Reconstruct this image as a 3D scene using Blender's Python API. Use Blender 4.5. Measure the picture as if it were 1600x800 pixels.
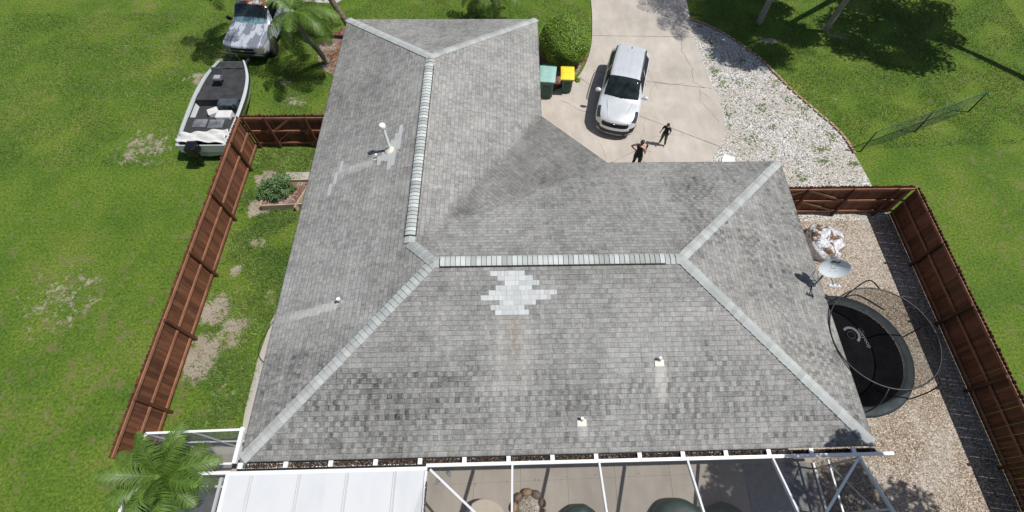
import bpy, bmesh, math, random
import numpy as np
from mathutils import Vector, Matrix, Euler
random.seed(7); rng = np.random.default_rng(7)
SC = bpy.context.scene
for o in list(bpy.data.objects): bpy.data.objects.remove(o)

# ------------------------------------------------------------------ camera
CAM = Vector((7.44175, -2.0119, 16.83022))
cr = Vector((0.99946585, -0.02665357, 0.01891045)); cu = Vector((0.01394314, 0.87111745, 0.49087675)); cf = Vector((0.02955684, 0.49035088, -0.87102377))
cd = bpy.data.cameras.new('camera'); cam = bpy.data.objects.new('camera', cd); SC.collection.objects.link(cam)
m = Matrix((cr, cu, -cf)).transposed().to_4x4(); m.translation = CAM; cam.matrix_world = m
cd.sensor_width = 36; cd.lens = 36*792.815/1600; cd.shift_x = -38.5/1600; cd.clip_end = 2000; cd.clip_start = .1
SC.camera = cam
# ------------------------------------------------------------------ world and sun
SUN = Vector((0.74, -0.11, 1.42)).normalized()
w = bpy.data.worlds.new('World'); SC.world = w; w.use_nodes = True
nt = w.node_tree; bg = nt.nodes['Background']; sky = nt.nodes.new('ShaderNodeTexSky'); sky.sky_type = 'NISHITA'
sky.sun_disc = False; sky.sun_elevation = math.asin(SUN.z); sky.sun_rotation = math.atan2(SUN.x, SUN.y)
sky.air_density = 1.0; sky.dust_density = 1.5; sky.ozone_density = 1.0
nt.links.new(sky.outputs[0], bg.inputs[0]); bg.inputs[1].default_value = 0.078
sl = bpy.data.lights.new('sun', 'SUN'); sl.energy = 4.7; sl.angle = math.radians(.5); sl.color = (1, .965, .91)
so = bpy.data.objects.new('sun', sl); SC.collection.objects.link(so); so.rotation_euler = (-SUN).to_track_quat('-Z', 'Y').to_euler(); so.location = (20, 0, 30)
SC.view_settings.view_transform = 'Standard'; SC.view_settings.look = 'None'; SC.view_settings.exposure = 0.0; SC.view_settings.gamma = 1

# ------------------------------------------------------------------ node helpers
class N:
    def __init__(s, name):
        s.m = bpy.data.materials.new(name); s.m.use_nodes = True; s.t = s.m.node_tree; s.b = s.t.nodes['Principled BSDF']; s._o = None
    def put(s, sock, v):
        if hasattr(v, 'is_output') or isinstance(v, bpy.types.NodeSocket): s.t.links.new(v, sock)
        else:
            if isinstance(v, tuple) and len(v) == 3 and len(sock.default_value) == 4: v = v+(1,)
            sock.default_value = v
    def node(s, t, **k):
        n = s.t.nodes.new('ShaderNode'+t)
        for a, b in k.items(): setattr(n, a, b)
        return n
    def obj(s):
        if not s._o: s._o = s.node('TexCoord')
        return s._o.outputs['Object']
    def geo(s): return s.node('NewGeometry').outputs['Position']
    def math(s, op, a, b=0.0, c=0.0):
        n = s.node('Math', operation=op); s.put(n.inputs[0], a); s.put(n.inputs[1], b); s.put(n.inputs[2], c); return n.outputs[0]
    def noise(s, scale, detail=3, rough=.55, vec=None, dist=0, col=False, mp=None):
        n = s.node('TexNoise'); n.inputs['Scale'].default_value = scale; n.inputs['Detail'].default_value = detail
        n.inputs['Roughness'].default_value = rough; n.inputs['Distortion'].default_value = dist
        v = vec if vec is not None else s.geo()
        if mp:
            q = s.node('Mapping'); q.inputs['Scale'].default_value = mp; s.t.links.new(v, q.inputs[0]); v = q.outputs[0]
        s.t.links.new(v, n.inputs[0]); return n.outputs[1 if col else 0]
    def vor(s, scale, vec=None, out='Color', feature='F1', rand=1):
        n = s.node('TexVoronoi', feature=feature); n.inputs['Scale'].default_value = scale; n.inputs['Randomness'].default_value = rand
        s.t.links.new(vec if vec is not None else s.geo(), n.inputs[0]); return n.outputs[out]
    def ss(s, v, a, b, x=0., y=1.):
        n = s.node('MapRange', interpolation_type='SMOOTHSTEP'); s.put(n.inputs[0], v)
        for i, q in enumerate((a, b, x, y)): n.inputs[i+1].default_value = q
        return n.outputs[0]
    def lin(s, v, a, b, x=0., y=1.):
        n = s.node('MapRange'); s.put(n.inputs[0], v)
        for i, q in enumerate((a, b, x, y)): n.inputs[i+1].default_value = q
        return n.outputs[0]
    def mix(s, f, a, b, bt='MIX'):
        n = s.node('Mix', data_type='RGBA', blend_type=bt); s.put(n.inputs[0], f); s.put(n.inputs[6], a); s.put(n.inputs[7], b); return n.outputs[2]
    def mul(s, c, f):   # colour times a number
        n = s.node('VectorMath', operation='SCALE'); s.put(n.inputs[0], c); s.put(n.inputs['Scale'], f); return n.outputs[0]
    def xyz(s, v=None):
        n = s.node('SeparateXYZ'); s.t.links.new(v if v is not None else s.geo(), n.inputs[0]); return n.outputs
    def comb(s, x, y, z=0.):
        n = s.node('CombineXYZ'); s.put(n.inputs[0], x); s.put(n.inputs[1], y); s.put(n.inputs[2], z); return n.outputs[0]
    def ramp(s, v, stops, const=False):
        n = s.node('ValToRGB'); r = n.color_ramp
        if const: r.interpolation = 'CONSTANT'
        while len(r.elements) < len(stops): r.elements.new(.5)
        for e, (p, c) in zip(r.elements, stops): e.position = p; e.color = tuple(c)+(1,)
        s.put(n.inputs[0], v); return n.outputs[0]
    def bump(s, h, strength=.3, dist=.01, prev=None):
        n = s.node('Bump'); n.inputs['Strength'].default_value = strength; n.inputs['Distance'].default_value = dist
        s.put(n.inputs['Height'], h)
        if prev: s.t.links.new(prev, n.inputs['Normal'])
        return n.outputs[0]
    def out(s, col=None, rough=None, normal=None, metal=None, spec=None, **k):
        if col is not None: s.put(s.b.inputs['Base Color'], col)
        if rough is not None: s.put(s.b.inputs['Roughness'], rough)
        if metal is not None: s.put(s.b.inputs['Metallic'], metal)
        if spec is not None: s.put(s.b.inputs['Specular IOR Level'], spec)
        if normal is not None: s.t.links.new(normal, s.b.inputs['Normal'])
        for a, v in k.items(): s.put(s.b.inputs[a.replace('_', ' ')], v)
        return s.m
def dirty(name, col, rough=.6, var=.15, scale=4, bump=0., metal=0, fine=0, spec=.5, **k):
    n = N(name); f = n.lin(n.noise(scale, 5, .6), .3, .7, 1-var, 1+var); c = n.mul(col, f)
    if fine: c = n.mul(c, n.lin(n.noise(fine, 2), .3, .7, 1-var, 1+var))
    nm = n.bump(n.noise(fine or scale*8, 3), .5, bump) if bump else None
    r = n.lin(n.noise(scale*1.7, 3), .3, .7, max(.02, rough-.08), min(1, rough+.08))
    return n.out(c, r, nm, metal, spec, **k)

# ------------------------------------------------------------------ mesh helpers
class MB:
    def __init__(s): s.v = []; s.f = []; s.mi = []; s.uv = []; s.col = []
    def add(s, vs, fs, mi=0, uv=None, col=None):
        b = len(s.v); s.v += [tuple(v) for v in vs]
        for f in fs: s.f.append([b+i for i in f]); s.mi.append(mi)
        if uv: s.uv += [tuple(u) for u in uv]
        if col is not None: s.col += [col]*len(fs)
        return s
    def box(s, c, d, rot=0, mi=0, M=None, col=None, taper=1.0):
        x, y, z = [q/2 for q in d]; vs = []
        for k in (-1, 1):
            t = taper if k > 0 else 1
            vs += [Vector((-x*t, -y*t, k*z)), Vector((x*t, -y*t, k*z)), Vector((x*t, y*t, k*z)), Vector((-x*t, y*t, k*z))]
        R = Matrix.Rotation(rot, 3, 'Z') if M is None else M
        vs = [R @ v + Vector(c) for v in vs]
        return s.add(vs, [(3, 2, 1, 0), (4, 5, 6, 7), (0, 1, 5, 4), (1, 2, 6, 5), (2, 3, 7, 6), (3, 0, 4, 7)], mi, col=col)
    def bar(s, a, b, w, h, mi=0, up=(0, 0, 1), col=None):
        a, b = Vector(a), Vector(b); d = (b-a); L = d.length; d.normalize(); u = Vector(up)
        if abs(d.dot(u)) > .99: u = Vector((0, 1, 0))
        sdv = d.cross(u).normalized(); u2 = sdv.cross(d)
        M = Matrix((d, sdv, u2)).transposed()
        return s.box((a+b)/2, (L, w, h), M=M, mi=mi, col=col)
    def tube(s, pts, r, n=10, mi=0, cap=True, col=None):
        pts = [Vector(p) for p in pts]; k = len(pts); rs = r if hasattr(r, '__len__') else [r]*k
        vs = []; fs = []; pu = None
        for i, p in enumerate(pts):
            d = (pts[min(i+1, k-1)]-pts[max(i-1, 0)]).normalized()
            u = Vector((0, 0, 1)) if abs(d.z) < .9 else Vector((1, 0, 0))
            if pu is not None: u = pu
            a = d.cross(u).normalized(); b = a.cross(d).normalized(); pu = b
            for j in range(n):
                t = 2*math.pi*j/n; vs.append(p+(a*math.cos(t)+b*math.sin(t))*rs[i])
        for i in range(k-1):
            for j in range(n): fs.append((i*n+j, i*n+(j+1) % n, (i+1)*n+(j+1) % n, (i+1)*n+j))
        if cap: fs.append(tuple(range(n))[::-1]); fs.append(tuple((k-1)*n+j for j in range(n)))
        return s.add(vs, fs, mi, col=col)
    def lathe(s, prof, c, n=24, mi=0, M=None, sx=1, sy=1, cap=True):
        vs = []; fs = []; R = M or Matrix.Identity(3); k = len(prof)
        for r, z in prof:
            for j in range(n):
                t = 2*math.pi*j/n; vs.append(R @ Vector((r*math.cos(t)*sx, r*math.sin(t)*sy, z))+Vector(c))
        for i in range(k-1):
            for j in range(n): fs.append((i*n+j, i*n+(j+1) % n, (i+1)*n+(j+1) % n, (i+1)*n+j))
        if cap and prof[0][0] > .001: fs.append(tuple(range(n))[::-1])
        if cap and prof[-1][0] > .001: fs.append(tuple((k-1)*n+j for j in range(n)))
        return s.add(vs, fs, mi)
    def prism(s, poly, z0, z1, mi=0, side=None):   # flat polygon extruded upwards
        n = len(poly); a = sum(poly[i][0]*poly[(i+1) % n][1]-poly[(i+1) % n][0]*poly[i][1] for i in range(n))
        if a < 0: poly = poly[::-1]
        vs = [(x, y, z0) for x, y in poly]+[(x, y, z1) for x, y in poly]
        s.add(vs, [tuple(range(n, 2*n))], mi)
        return s.add(vs, [(i, (i+1) % n, n+(i+1) % n, n+i) for i in range(n)], mi if side is None else side)
    def grid(s, P, mi=0, wrap=False, flip=False, mf=None):
        r, c = len(P), len(P[0]); vs = [v for row in P for v in row]; b = len(s.v); s.v += [tuple(v) for v in vs]
        for i in range(r-1):
            for j in range(c if wrap else c-1):
                f = [b+i*c+j, b+i*c+(j+1) % c, b+(i+1)*c+(j+1) % c, b+(i+1)*c+j]
                s.f.append(f[::-1] if flip else f); s.mi.append(mf(i, j) if mf else mi)
        return s
    def build(s, name, mats, parent=None, smooth=False, bevel=0, auto=None):
        me = bpy.data.meshes.new(name); off = Vector((0, 0, 0))
        p = parent
        while p is not None and p.get('_w'):
            off = Vector(p['_w']); break
        me.from_pydata([tuple(Vector(v)-off) for v in s.v], [], s.f); me.update()
        if not isinstance(mats, (list, tuple)): mats = [mats]
        for q in mats: me.materials.append(q)
        me.polygons.foreach_set('material_index', s.mi)
        if s.uv:
            ul = me.uv_layers.new(name='UVMap'); ix = np.zeros(len(me.loops), int); me.loops.foreach_get('vertex_index', ix)
            ul.data.foreach_set('uv', np.array(s.uv, float)[ix].ravel())
        if s.col and len(s.col) == len(s.f):
            at = me.attributes.new('tint', 'FLOAT', 'FACE'); at.data.foreach_set('value', s.col)
        if smooth: me.polygons.foreach_set('use_smooth', [True]*len(me.polygons))
        if auto is not None:
            me.polygons.foreach_set('use_smooth', [True]*len(me.polygons)); me.set_sharp_from_angle(angle=math.radians(auto))
        o = bpy.data.objects.new(name, me); SC.collection.objects.link(o)
        if parent is not None:
            o.parent = parent
            if p is not None and p.get('_w'): o['_w'] = list(p['_w'])
        if bevel:
            b = o.modifiers.new('b', 'BEVEL'); b.width = bevel; b.segments = 2; b.limit_method = 'ANGLE'
        return o
def tag(o, label=None, cat=None, group=None, kind=None):
    if label: o['label'] = label
    if cat: o['category'] = cat
    if group: o['group'] = group
    if kind: o['kind'] = kind
    return o
def thing(name, label, cat, loc=(0, 0, 0), rz=0, group=None, world=False):
    """Empty at the thing's base.  world=True: children are given in world coordinates."""
    o = bpy.data.objects.new(name, None); SC.collection.objects.link(o); o.location = loc; o.rotation_euler = (0, 0, rz); o.empty_display_size = .2
    if world: o['_w'] = list(loc)
    return tag(o, label, cat, group)
def struct(o): o['kind'] = 'structure'; return o
def copy_tree(o, parent=None):
    c = o.copy(); SC.collection.objects.link(c); c.parent = parent
    for ch in list(o.children): copy_tree(ch, c)
    return c
def smooth_poly(pts, n=8, closed=False):
    pts = [Vector(p) for p in pts]; k = len(pts); out = []
    rng_ = range(k if closed else k-1)
    for i in rng_:
        g = lambda j: pts[j % k] if closed else pts[max(0, min(k-1, j))]
        p0, p1, p2, p3 = g(i-1), g(i), g(i+1), g(i+2)
        for q in range(n):
            t = q/n; out.append(.5*((2*p1)+(p2-p0)*t+(2*p0-5*p1+4*p2-p3)*t*t+(3*p1-3*p2+p3-p0)*t**3))
    if not closed: out.append(pts[-1])
    return out
def text_mesh(txt, size, M, mat, parent, name, ext=.002):
    c = bpy.data.curves.new(name, 'FONT'); c.body = txt; c.size = size; c.extrude = ext; c.align_x = 'CENTER'; c.align_y = 'CENTER'
    t = bpy.data.objects.new(name+'_tmp', c); SC.collection.objects.link(t)
    me = bpy.data.meshes.new_from_object(t.evaluated_get(bpy.context.evaluated_depsgraph_get())); bpy.data.objects.remove(t)
    me.transform(M); me.materials.clear(); me.materials.append(mat)
    o = bpy.data.objects.new(name, me); SC.collection.objects.link(o); o.parent = parent; return o

# ------------------------------------------------------------------ house measures (metres)
W, D, XE, YE, S, A_, EZ = 16.96, 18.026, 8.287, 9.902, .3423, 2.311, 2.5
HW, HD, T_ = XE/2, YE/2, 3.45
KC = S*T_*math.sqrt(2)/(2*T_+A_)
def roofz(x, y):
    a = min(x, XE-x, y, D-y); b = min(x, W-x, y, YE-y); z = S*max(a, b)
    if x > XE-T_ and y > YE-T_ and abs((x-XE)-(y-YE)) < A_+.01: z = max(z, KC*(XE+YE+A_-x-y)/math.sqrt(2))
    return EZ+max(z, 0)

# ================================================================== MATERIALS
M = {}
M['white'] = dirty('white_paint', (.78, .79, .80), .4, .05, 3)
M['alu'] = dirty('white_aluminium', (.74, .76, .78), .35, .06, 5)
M['black'] = dirty('black_plastic', (.012, .012, .013), .45, .2, 6)
M['rubber'] = dirty('rubber', (.02, .02, .02), .8, .3, 10)
M['chrome'] = dirty('chrome', (.75, .75, .77), .15, .05, 5, metal=1)
M['rim'] = dirty('alloy', (.35, .36, .38), .3, .1, 5, metal=.9)
def shingles():
    n = N('roof_shingles'); uv = n.node('UVMap').outputs[0]; u, v, _ = n.xyz(uv)
    rowh = .1375; vr = n.math('DIVIDE', v, rowh); row = n.math('FLOOR', vr); fv = n.math('FRACT', vr)
    wn = n.node('TexWhiteNoise', noise_dimensions='1D'); n.put(wn.inputs['W'], row)
    off = n.math('ADD', n.math('MULTIPLY', row, .5), n.math('MULTIPLY', wn.outputs[0], .55))
    def cells(width, seed):
        uc = n.math('ADD', n.math('DIVIDE', u, width), off); col = n.math('FLOOR', uc); fu = n.math('FRACT', uc)
        q = n.node('TexWhiteNoise', noise_dimensions='3D'); n.t.links.new(n.comb(col, row, seed), q.inputs[0]); return q.outputs[0], fu
    r1, f1 = cells(.305, 1.); r2, f2 = cells(.105, 5.); r3, f3 = cells(.92, 9.)
    slot = n.math('MAXIMUM', n.math('LESS_THAN', f1, .045), n.math('MULTIPLY', n.math('LESS_THAN', f2, .09), .35))
    butt = n.ss(fv, .0, .20, 1, 0)  # shadow line at the butt edge of each course, painted into the colour
    pos = n.geo(); px, py, pz = n.xyz(pos)
    big = n.noise(.33, 4, .6, pos); mid = n.noise(1.3, 4, .6, pos); gran = n.noise(60, 2, .7, pos); speck = n.noise(19, 3, .85, pos); lines = n.noise(1., 3, .8, uv, mp=(5., 30., 1)); wash0 = n.noise(.16, 3, .5, pos)
    streak = n.noise(1., 3, .6, uv, mp=(3.2, .35, 1))
    val = n.math('ADD', n.lin(r1, 0, 1, -.09, .09), n.lin(r2, 0, 1, -.15, .15))
    val = n.math('ADD', val, n.lin(r3, 0, 1, -.05, .05))
    val = n.math('ADD', val, n.lin(big, .3, .7, -.10, .10)); val = n.math('ADD', val, n.lin(mid, .3, .7, -.07, .07))
    val = n.math('ADD', val, n.lin(streak, .3, .7, -.10, .10)); val = n.math('ADD', val, n.lin(gran, .3, .7, -.16, .16))
    val = n.math('ADD', val, n.lin(speck, .3, .7, -.26, .26)); val = n.math('ADD', val, n.lin(lines, .3, .7, -.16, .16)); val = n.math('ADD', val, n.lin(wash0, .35, .65, -.10, .12))
    # clusters of darker tabs, only along some courses
    def band(a, lo, hi, soft): return n.math('MULTIPLY', n.ss(a, lo, lo+soft), n.ss(a, hi-soft, hi, 1, 0))
    front = n.math('MULTIPLY', band(v, -.2, 2.7, .7), n.math('LESS_THAN', py, 2.9)); east = n.math('MULTIPLY', n.math('GREATER_THAN', px, 12.4), n.ss(n.noise(.55, 3, .5, pos), .44, .58))
    zone = n.math('MAXIMUM', n.math('MULTIPLY', front, n.ss(n.noise(.8, 2, .5, uv, mp=(.5, 2.4, 1)), .36, .54)), n.math('MULTIPLY', east, .5))
    zone = n.math('MAXIMUM', zone, n.math('MULTIPLY', n.ss(n.noise(.45, 3, .5, pos), .56, .66), .25))
    dk = n.math('MULTIPLY', zone, n.math('GREATER_THAN', r1, .5))
    r4, f4 = cells(.125, 13.); par = n.math('GREATER_THAN', n.math('FRACT', n.math('ADD', n.math('DIVIDE', u, .27), n.math('MULTIPLY', wn.outputs[0], .9))), .48)
    rb = n.noise(1., 2, .6, n.comb(n.math('MULTIPLY', u, .22), n.math('MULTIPLY', row, 3.7), 0.)); rowb = n.ss(rb, .42, .50)
    tone = n.math('MULTIPLY', n.math('MULTIPLY', rowb, par), n.math('MAXIMUM', n.math('MULTIPLY', front, .92), n.math('MULTIPLY', east, .8)))
    dk = n.math('MAXIMUM', n.math('MULTIPLY', dk, .6), n.math('MULTIPLY', tone, n.lin(r4, 0, 1, .6, 1.1)))
    hl = n.math('MULTIPLY', n.ss(fv, .14, .20), n.ss(fv, .30, .24)); hl = n.math('MULTIPLY', hl, n.ss(n.noise(1., 3, .7, n.comb(n.math('MULTIPLY', u, 1.3), n.math('MULTIPLY', row, 2.3), 0.)), .45, .60)); val = n.math('ADD', val, n.math('MULTIPLY', hl, .22))  # broken highlight lines just above the butts, painted into the colour
    val = n.math('SUBTRACT', val, n.math('MULTIPLY', dk, .42))
    # pale wash below each vent, a rust trace below the new patch
    def wash(ax, ac, w0, bx, b0, b1):    # ax: cross coordinate, bx: down-slope coordinate from b0 (vent) to b1
        d = n.math('ABSOLUTE', n.math('SUBTRACT', ax, ac)); dd = n.math('ADD', d, n.lin(n.noise(5, 2), .3, .7, -.03, .03))
        c = n.ss(dd, w0*.5, w0*1.3, 1, 0); g = n.math('MULTIPLY', n.ss(bx, b0-.03, b0+.01, 1, 0), n.ss(bx, b1, b0*.55+b1*.45, 0, 1))
        return n.math('MULTIPLY', c, g)
    ws = wash(px, 11.22, .16, py, 2.15, .95)
    ws = n.math('ADD', ws, n.math('MULTIPLY', wash(px, 9.02, .14, py, .72, .25), .6))
    sl_ = n.math('SUBTRACT', py, n.math('MULTIPLY', n.math('SUBTRACT', px, 2.15), .12))
    ws = n.math('ADD', ws, wash(sl_, 4.15, .15, px, 2.1, .1))
    ws = n.math('ADD', ws, n.math('MULTIPLY', wash(sl_, 9.3, .2, px, 2.5, .9), .7))
    ws = n.math('ADD', ws, n.math('MULTIPLY', wash(px, 7.2, .55, py, 3.5, .9), .42))
    # darker cricket over the entry
    cr_ = n.math('ADD', n.math('SUBTRACT', px, XE), n.math('SUBTRACT', py, YE)); dg = n.math('ABSOLUTE', n.math('SUBTRACT', n.math('SUBTRACT', px, XE), n.math('SUBTRACT', py, YE)))
    ck = n.math('MULTIPLY', n.ss(n.math('SUBTRACT', dg, n.math('MULTIPLY', n.math('ADD', cr_, 7.2), .26)), -.35, .35, 1, 0), n.math('MULTIPLY', n.ss(cr_, -7.2, -5.5), n.ss(cr_, 2.25, 2.32, 1, 0)))
    ck = n.math('MULTIPLY', ck, n.lin(n.noise(1.2, 3), .3, .7, .6, 1.25))
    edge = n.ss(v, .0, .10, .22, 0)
    f = n.math('ADD', 1.0, val)
    f = n.math('MULTIPLY', f, n.math('SUBTRACT', 1.0, n.math('MULTIPLY', slot, .30)))
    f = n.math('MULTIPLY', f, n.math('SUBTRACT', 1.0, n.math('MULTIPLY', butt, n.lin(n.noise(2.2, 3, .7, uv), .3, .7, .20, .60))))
    f = n.math('MULTIPLY', f, n.math('SUBTRACT', 1.0, n.math('MULTIPLY', ck, .34)))
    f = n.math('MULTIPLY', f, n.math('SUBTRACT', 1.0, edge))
    f = n.math('ADD', f, n.math('MULTIPLY', ws, .62))
    c = n.mix(n.noise(3, 3, .6), (.256, .252, .238), (.243, .247, .244)); c = n.mix(n.math('MULTIPLY', n.ss(n.noise(14, 2, .6, pos), .5, .7), .5), c, (.225, .200, .178))
    c = n.mul(c, f); c = n.mix(n.math('MULTIPLY', ws, .25), c, (.36, .34, .30))
    rust = n.math('MULTIPLY', n.math('MULTIPLY', n.ss(n.math('ABSOLUTE', n.math('SUBTRACT', px, 7.15)), .0, .42, 1, 0), band(py, 2.2, 3.75, .35)), n.lin(n.noise(7, 4, .7, pos, mp=(1, .4, 1)), .3, .7, 0., 1.))
    c = n.mix(n.math('MULTIPLY', rust, .6), c, (.165, .115, .08))
    h = n.math('ADD', n.math('MULTIPLY', fv, -1.0), n.math('MULTIPLY', slot, -.6)); h = n.math('ADD', h, n.math('MULTIPLY', r1, .35))
    nm = n.bump(h, .55, .006); nm = n.bump(gran, .3, .004, nm); nm = n.bump(n.noise(.7, 2, .5), .5, .06, nm)
    return n.out(c, .9, nm, spec=.25)
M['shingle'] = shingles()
def tinted(name, col, var=.25, rough=.85, gran=70):
    n = N(name); a = n.node('Attribute', attribute_name='tint'); c = n.mul(col, n.lin(a.outputs['Fac'], 0, 1, 1-var, 1+var))
    c = n.mul(c, n.lin(n.noise(gran, 2, .7), .3, .7, .9, 1.1)); c = n.mul(c, n.lin(n.noise(2.5, 4), .3, .7, .9, 1.08))
    return n.out(c, rough, n.bump(n.noise(gran, 2), .3, .003), spec=.3)
M['cap'] = tinted('hip_cap_shingle', (.355, .372, .366), .13)
M['newsh'] = tinted('new_shingle', (.46, .48, .48), .13)
M['ventsh'] = tinted('ridge_vent_shingle', (.40, .43, .415), .28)
def stucco():
    n = N('stucco'); return n.out(n.mul((.50, .45, .38), n.lin(n.noise(1.2, 4), .3, .7, .9, 1.08)), .9, n.bump(n.noise(40, 3), .5, .01))
M['stucco'] = stucco()
M['glass'] = dirty('dark_glass', (.012, .016, .018), .04, .1, 3, spec=.8)
def grass(name, base=1.0, weedy=False, spots=()):
    n = N(name); a = n.noise(.45, 4, .6); b = n.noise(2.3, 4, .65); c_ = n.noise(11, 3, .7); d = n.noise(38, 2, .7)
    col = n.ramp(a, [(.3, (.064, .128, .014)), (.5, (.098, .166, .018)), (.72, (.150, .196, .032))])
    col = n.mul(col, n.lin(c_, .3, .7, .45, 1.5)); col = n.mul(col, n.lin(d, .25, .75, .5, 1.5))
    dry = n.ss(n.math('ADD', b, n.lin(n.noise(.12, 3, .6), .3, .7, -.06, .08)), .54, .72); col = n.mix(n.math('MULTIPLY', dry, .6), col, n.mul((.20, .17, .085), n.lin(d, .3, .7, .6, 1.3)))
    p = n.geo(); x, y, z = n.xyz(p); tot = 0.
    for (sx, sy, rx, ry, st) in spots:
        dx = n.math('DIVIDE', n.math('SUBTRACT', x, sx), rx); dy = n.math('DIVIDE', n.math('SUBTRACT', y, sy), ry)
        r = n.math('ADD', n.math('MULTIPLY', dx, dx), n.math('MULTIPLY', dy, dy)); g = n.ss(r, 0, 3.2, st, 0)
        tot = n.math('MAXIMUM', tot, g)
    if spots:
        k = n.ss(n.math('ADD', tot, n.lin(n.noise(2.6, 6, .78), .3, .7, -.5, .5)), .62, .86)
        sand = n.mul(n.mix(n.noise(1.5, 3), (.42, .38, .32), (.27, .21, .15)), n.lin(n.noise(22, 3, .7), .3, .7, .7, 1.2))
        col = n.mix(k, col, sand)
    return n.out(n.mul(col, base), .9, n.bump(n.math('ADD', c_, d), .8, .05), spec=.2)
SPOTS = [(-1.7, 13.75, .9, .35, 1), (.0, 14.0, .6, .35, .8), (-2.7, 15.7, .5, .35, .7), (-3.2, 13.6, .4, .3, .7), (-2.95, 11.3, .5, .5, .9), (-2.95, 9.9, .45, .5, 1), (-2.6, 8.2, .4, .3, .75), (-3.1, 7.0, .3, .3, .75),
         (-3.4, 5.4, .5, .6, 1), (-2.7, 4.4, .6, .5, .8), (-3.4, 3.7, .6, .8, 1), (-1.6, 5.9, .3, .5, .6), (-2.2, 2.6, .5, .5, .5), (-7.5, 17.2, .6, .4, .8), (-6.6, 18.8, .5, .5, .7), (-2.6, 4.9, .5, .35, .9),
         (-4.3, 10.7, .5, .6, .8), (-8.5, 13, 1.2, 1.0, .7), (-9, 6, 1.4, 1.4, .6), (22.3, 15.6, .25, .15, .7), (21.5, 16.2, .3, .15, .6), (20.1, 19.8, .6, .25, .8), (24, 20.2, .6, .3, .7), (-3.5, 16.9, .25, .15, .9)]
M['grass'] = grass('lawn_grass', 1.0, spots=SPOTS)
def concrete(name, col, cr_=True, stain=.12):
    n = N(name); c = n.mul(col, n.lin(n.noise(.5, 5, .6), .3, .7, 1-stain, 1+stain)); c = n.mul(c, n.lin(n.noise(2.5, 5, .65, mp=(1, .35, 1)), .3, .7, .9, 1.08)); c = n.mul(c, n.lin(n.noise(45, 2, .7), .3, .7, .93, 1.07))
    if cr_:
        k = n.ss(n.noise(1.1, 5, .7), .60, .78, 0, .4); c = n.mix(k, c, (.30, .27, .22))
    return n.out(c, .85, n.bump(n.noise(60, 3), .3, .004), spec=.3)
M['drive'] = concrete('driveway_concrete', (.425, .385, .34), stain=.16); M['walk'] = concrete('walk_concrete', (.40, .38, .34)); M['deck'] = concrete('deck_concrete', (.345, .31, .27), stain=.13)
M['street'] = concrete('pale_road', (.42, .40, .38), False)
def gravel(name, cols, scale, weeds=0., bump=.03):
    n = N(name); v = n.xyz(n.vor(scale))[0]; v2 = n.xyz(n.vor(scale*.45))[1]
    c = n.ramp(v, cols); c = n.mul(c, n.lin(v2, 0, 1, .75, 1.2)); dd = n.vor(scale, out='Distance'); c = n.mul(c, n.ss(dd, .35, .7, 1, .45))
    dirt = n.ss(n.noise(.55, 5, .65), .42, .60); c = n.mix(n.math('MULTIPLY', dirt, .6), c, n.mul((.36, .325, .28), n.lin(v, 0, 1, .5, 1.5)))
    return n.out(c, .85, n.bump(dd, -.9, bump), spec=.3)
M['gravel'] = gravel('white_gravel', [(0, (.15, .135, .12)), (.3, (.42, .40, .37)), (.62, (.68, .66, .63)), (1, (.85, .84, .82))], 31)
M['pebble'] = gravel('tan_pebbles', [(0, (.17, .12, .085)), (.35, (.34, .265, .195)), (.7, (.44, .36, .275)), (1, (.60, .54, .46))], 30)
M['mulch'] = gravel('red_mulch', [(0, (.06, .02, .012)), (.4, (.17, .06, .035)), (.75, (.26, .11, .07)), (1, (.36, .22, .16))], 26, bump=.02)
def wood(name, col, ax=(2, 2, 30)):
    n = N(name); g = n.noise(1, 4, .65, mp=ax); c = n.mul(col, n.lin(g, .3, .7, .72, 1.25)); c = n.mul(c, n.lin(n.noise(1.1, 3), .3, .7, .85, 1.15))
    return n.out(c, .75, n.bump(g, .3, .004), spec=.3)
def picketmat():
    n = N('brown_fence_pickets'); a = n.node('Attribute', attribute_name='tint'); g = n.noise(1, 4, .65, mp=(14, 14, 1.2))
    c = n.mul((.150, .060, .032), n.lin(g, .3, .7, .65, 1.3)); c = n.mul(c, n.lin(a.outputs['Fac'], 0, 1, .62, 1.3)); c = n.mix(n.math('MULTIPLY', n.ss(n.noise(1.3, 5, .7, mp=(3, 3, .8)), .52, .75), .35), c, (.17, .13, .10)); return n.out(c, .75, n.bump(g, .3, .004), spec=.3)
M['picket'] = picketmat(); M['rail'] = wood('brown_fence_rail', (.26, .125, .075), (3, 3, 3)); M['plank'] = wood('raised_bed_plank', (.42, .33, .24), (2, 14, 6))

# ================================================================== SETTING
G = MB(); G.add([(-300, -300, 0), (300, -300, 0), (300, 300, 0), (-300, 300, 0)], [(0, 1, 2, 3)])
struct(G.build('lawn', M['grass']))
dl = [(11.32, 30), (11.32, 23.1), (11.18, 20.5), (11.0, 19.2), (10.68, 18.1), (10.25, 17.2), (9.7, 16.6), (8.9, 16.25), (7.6, 16.2), (7.6, 9.2)]
dr = [(15.3, 9.2), (15.3, 11.5), (15.62, 12.0), (16.1, 12.75), (16.5, 13.5), (16.66, 14.4), (16.68, 15.5), (16.5, 17.2), (16.36, 19.0), (16.34, 20.2), (16.38, 21.6), (16.45, 23.1), (16.8, 30)]
dv = smooth_poly([(x, y, 0) for x, y in dl[:-1]], 5)+[Vector((7.6, 9.2, 0)), Vector((15.3, 9.2, 0))]+smooth_poly([(x, y, 0) for x, y in dr[1:]], 5)
struct(MB().prism([(v.x, v.y) for v in dv], -.1, .05).build('driveway', M['drive']))
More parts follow.
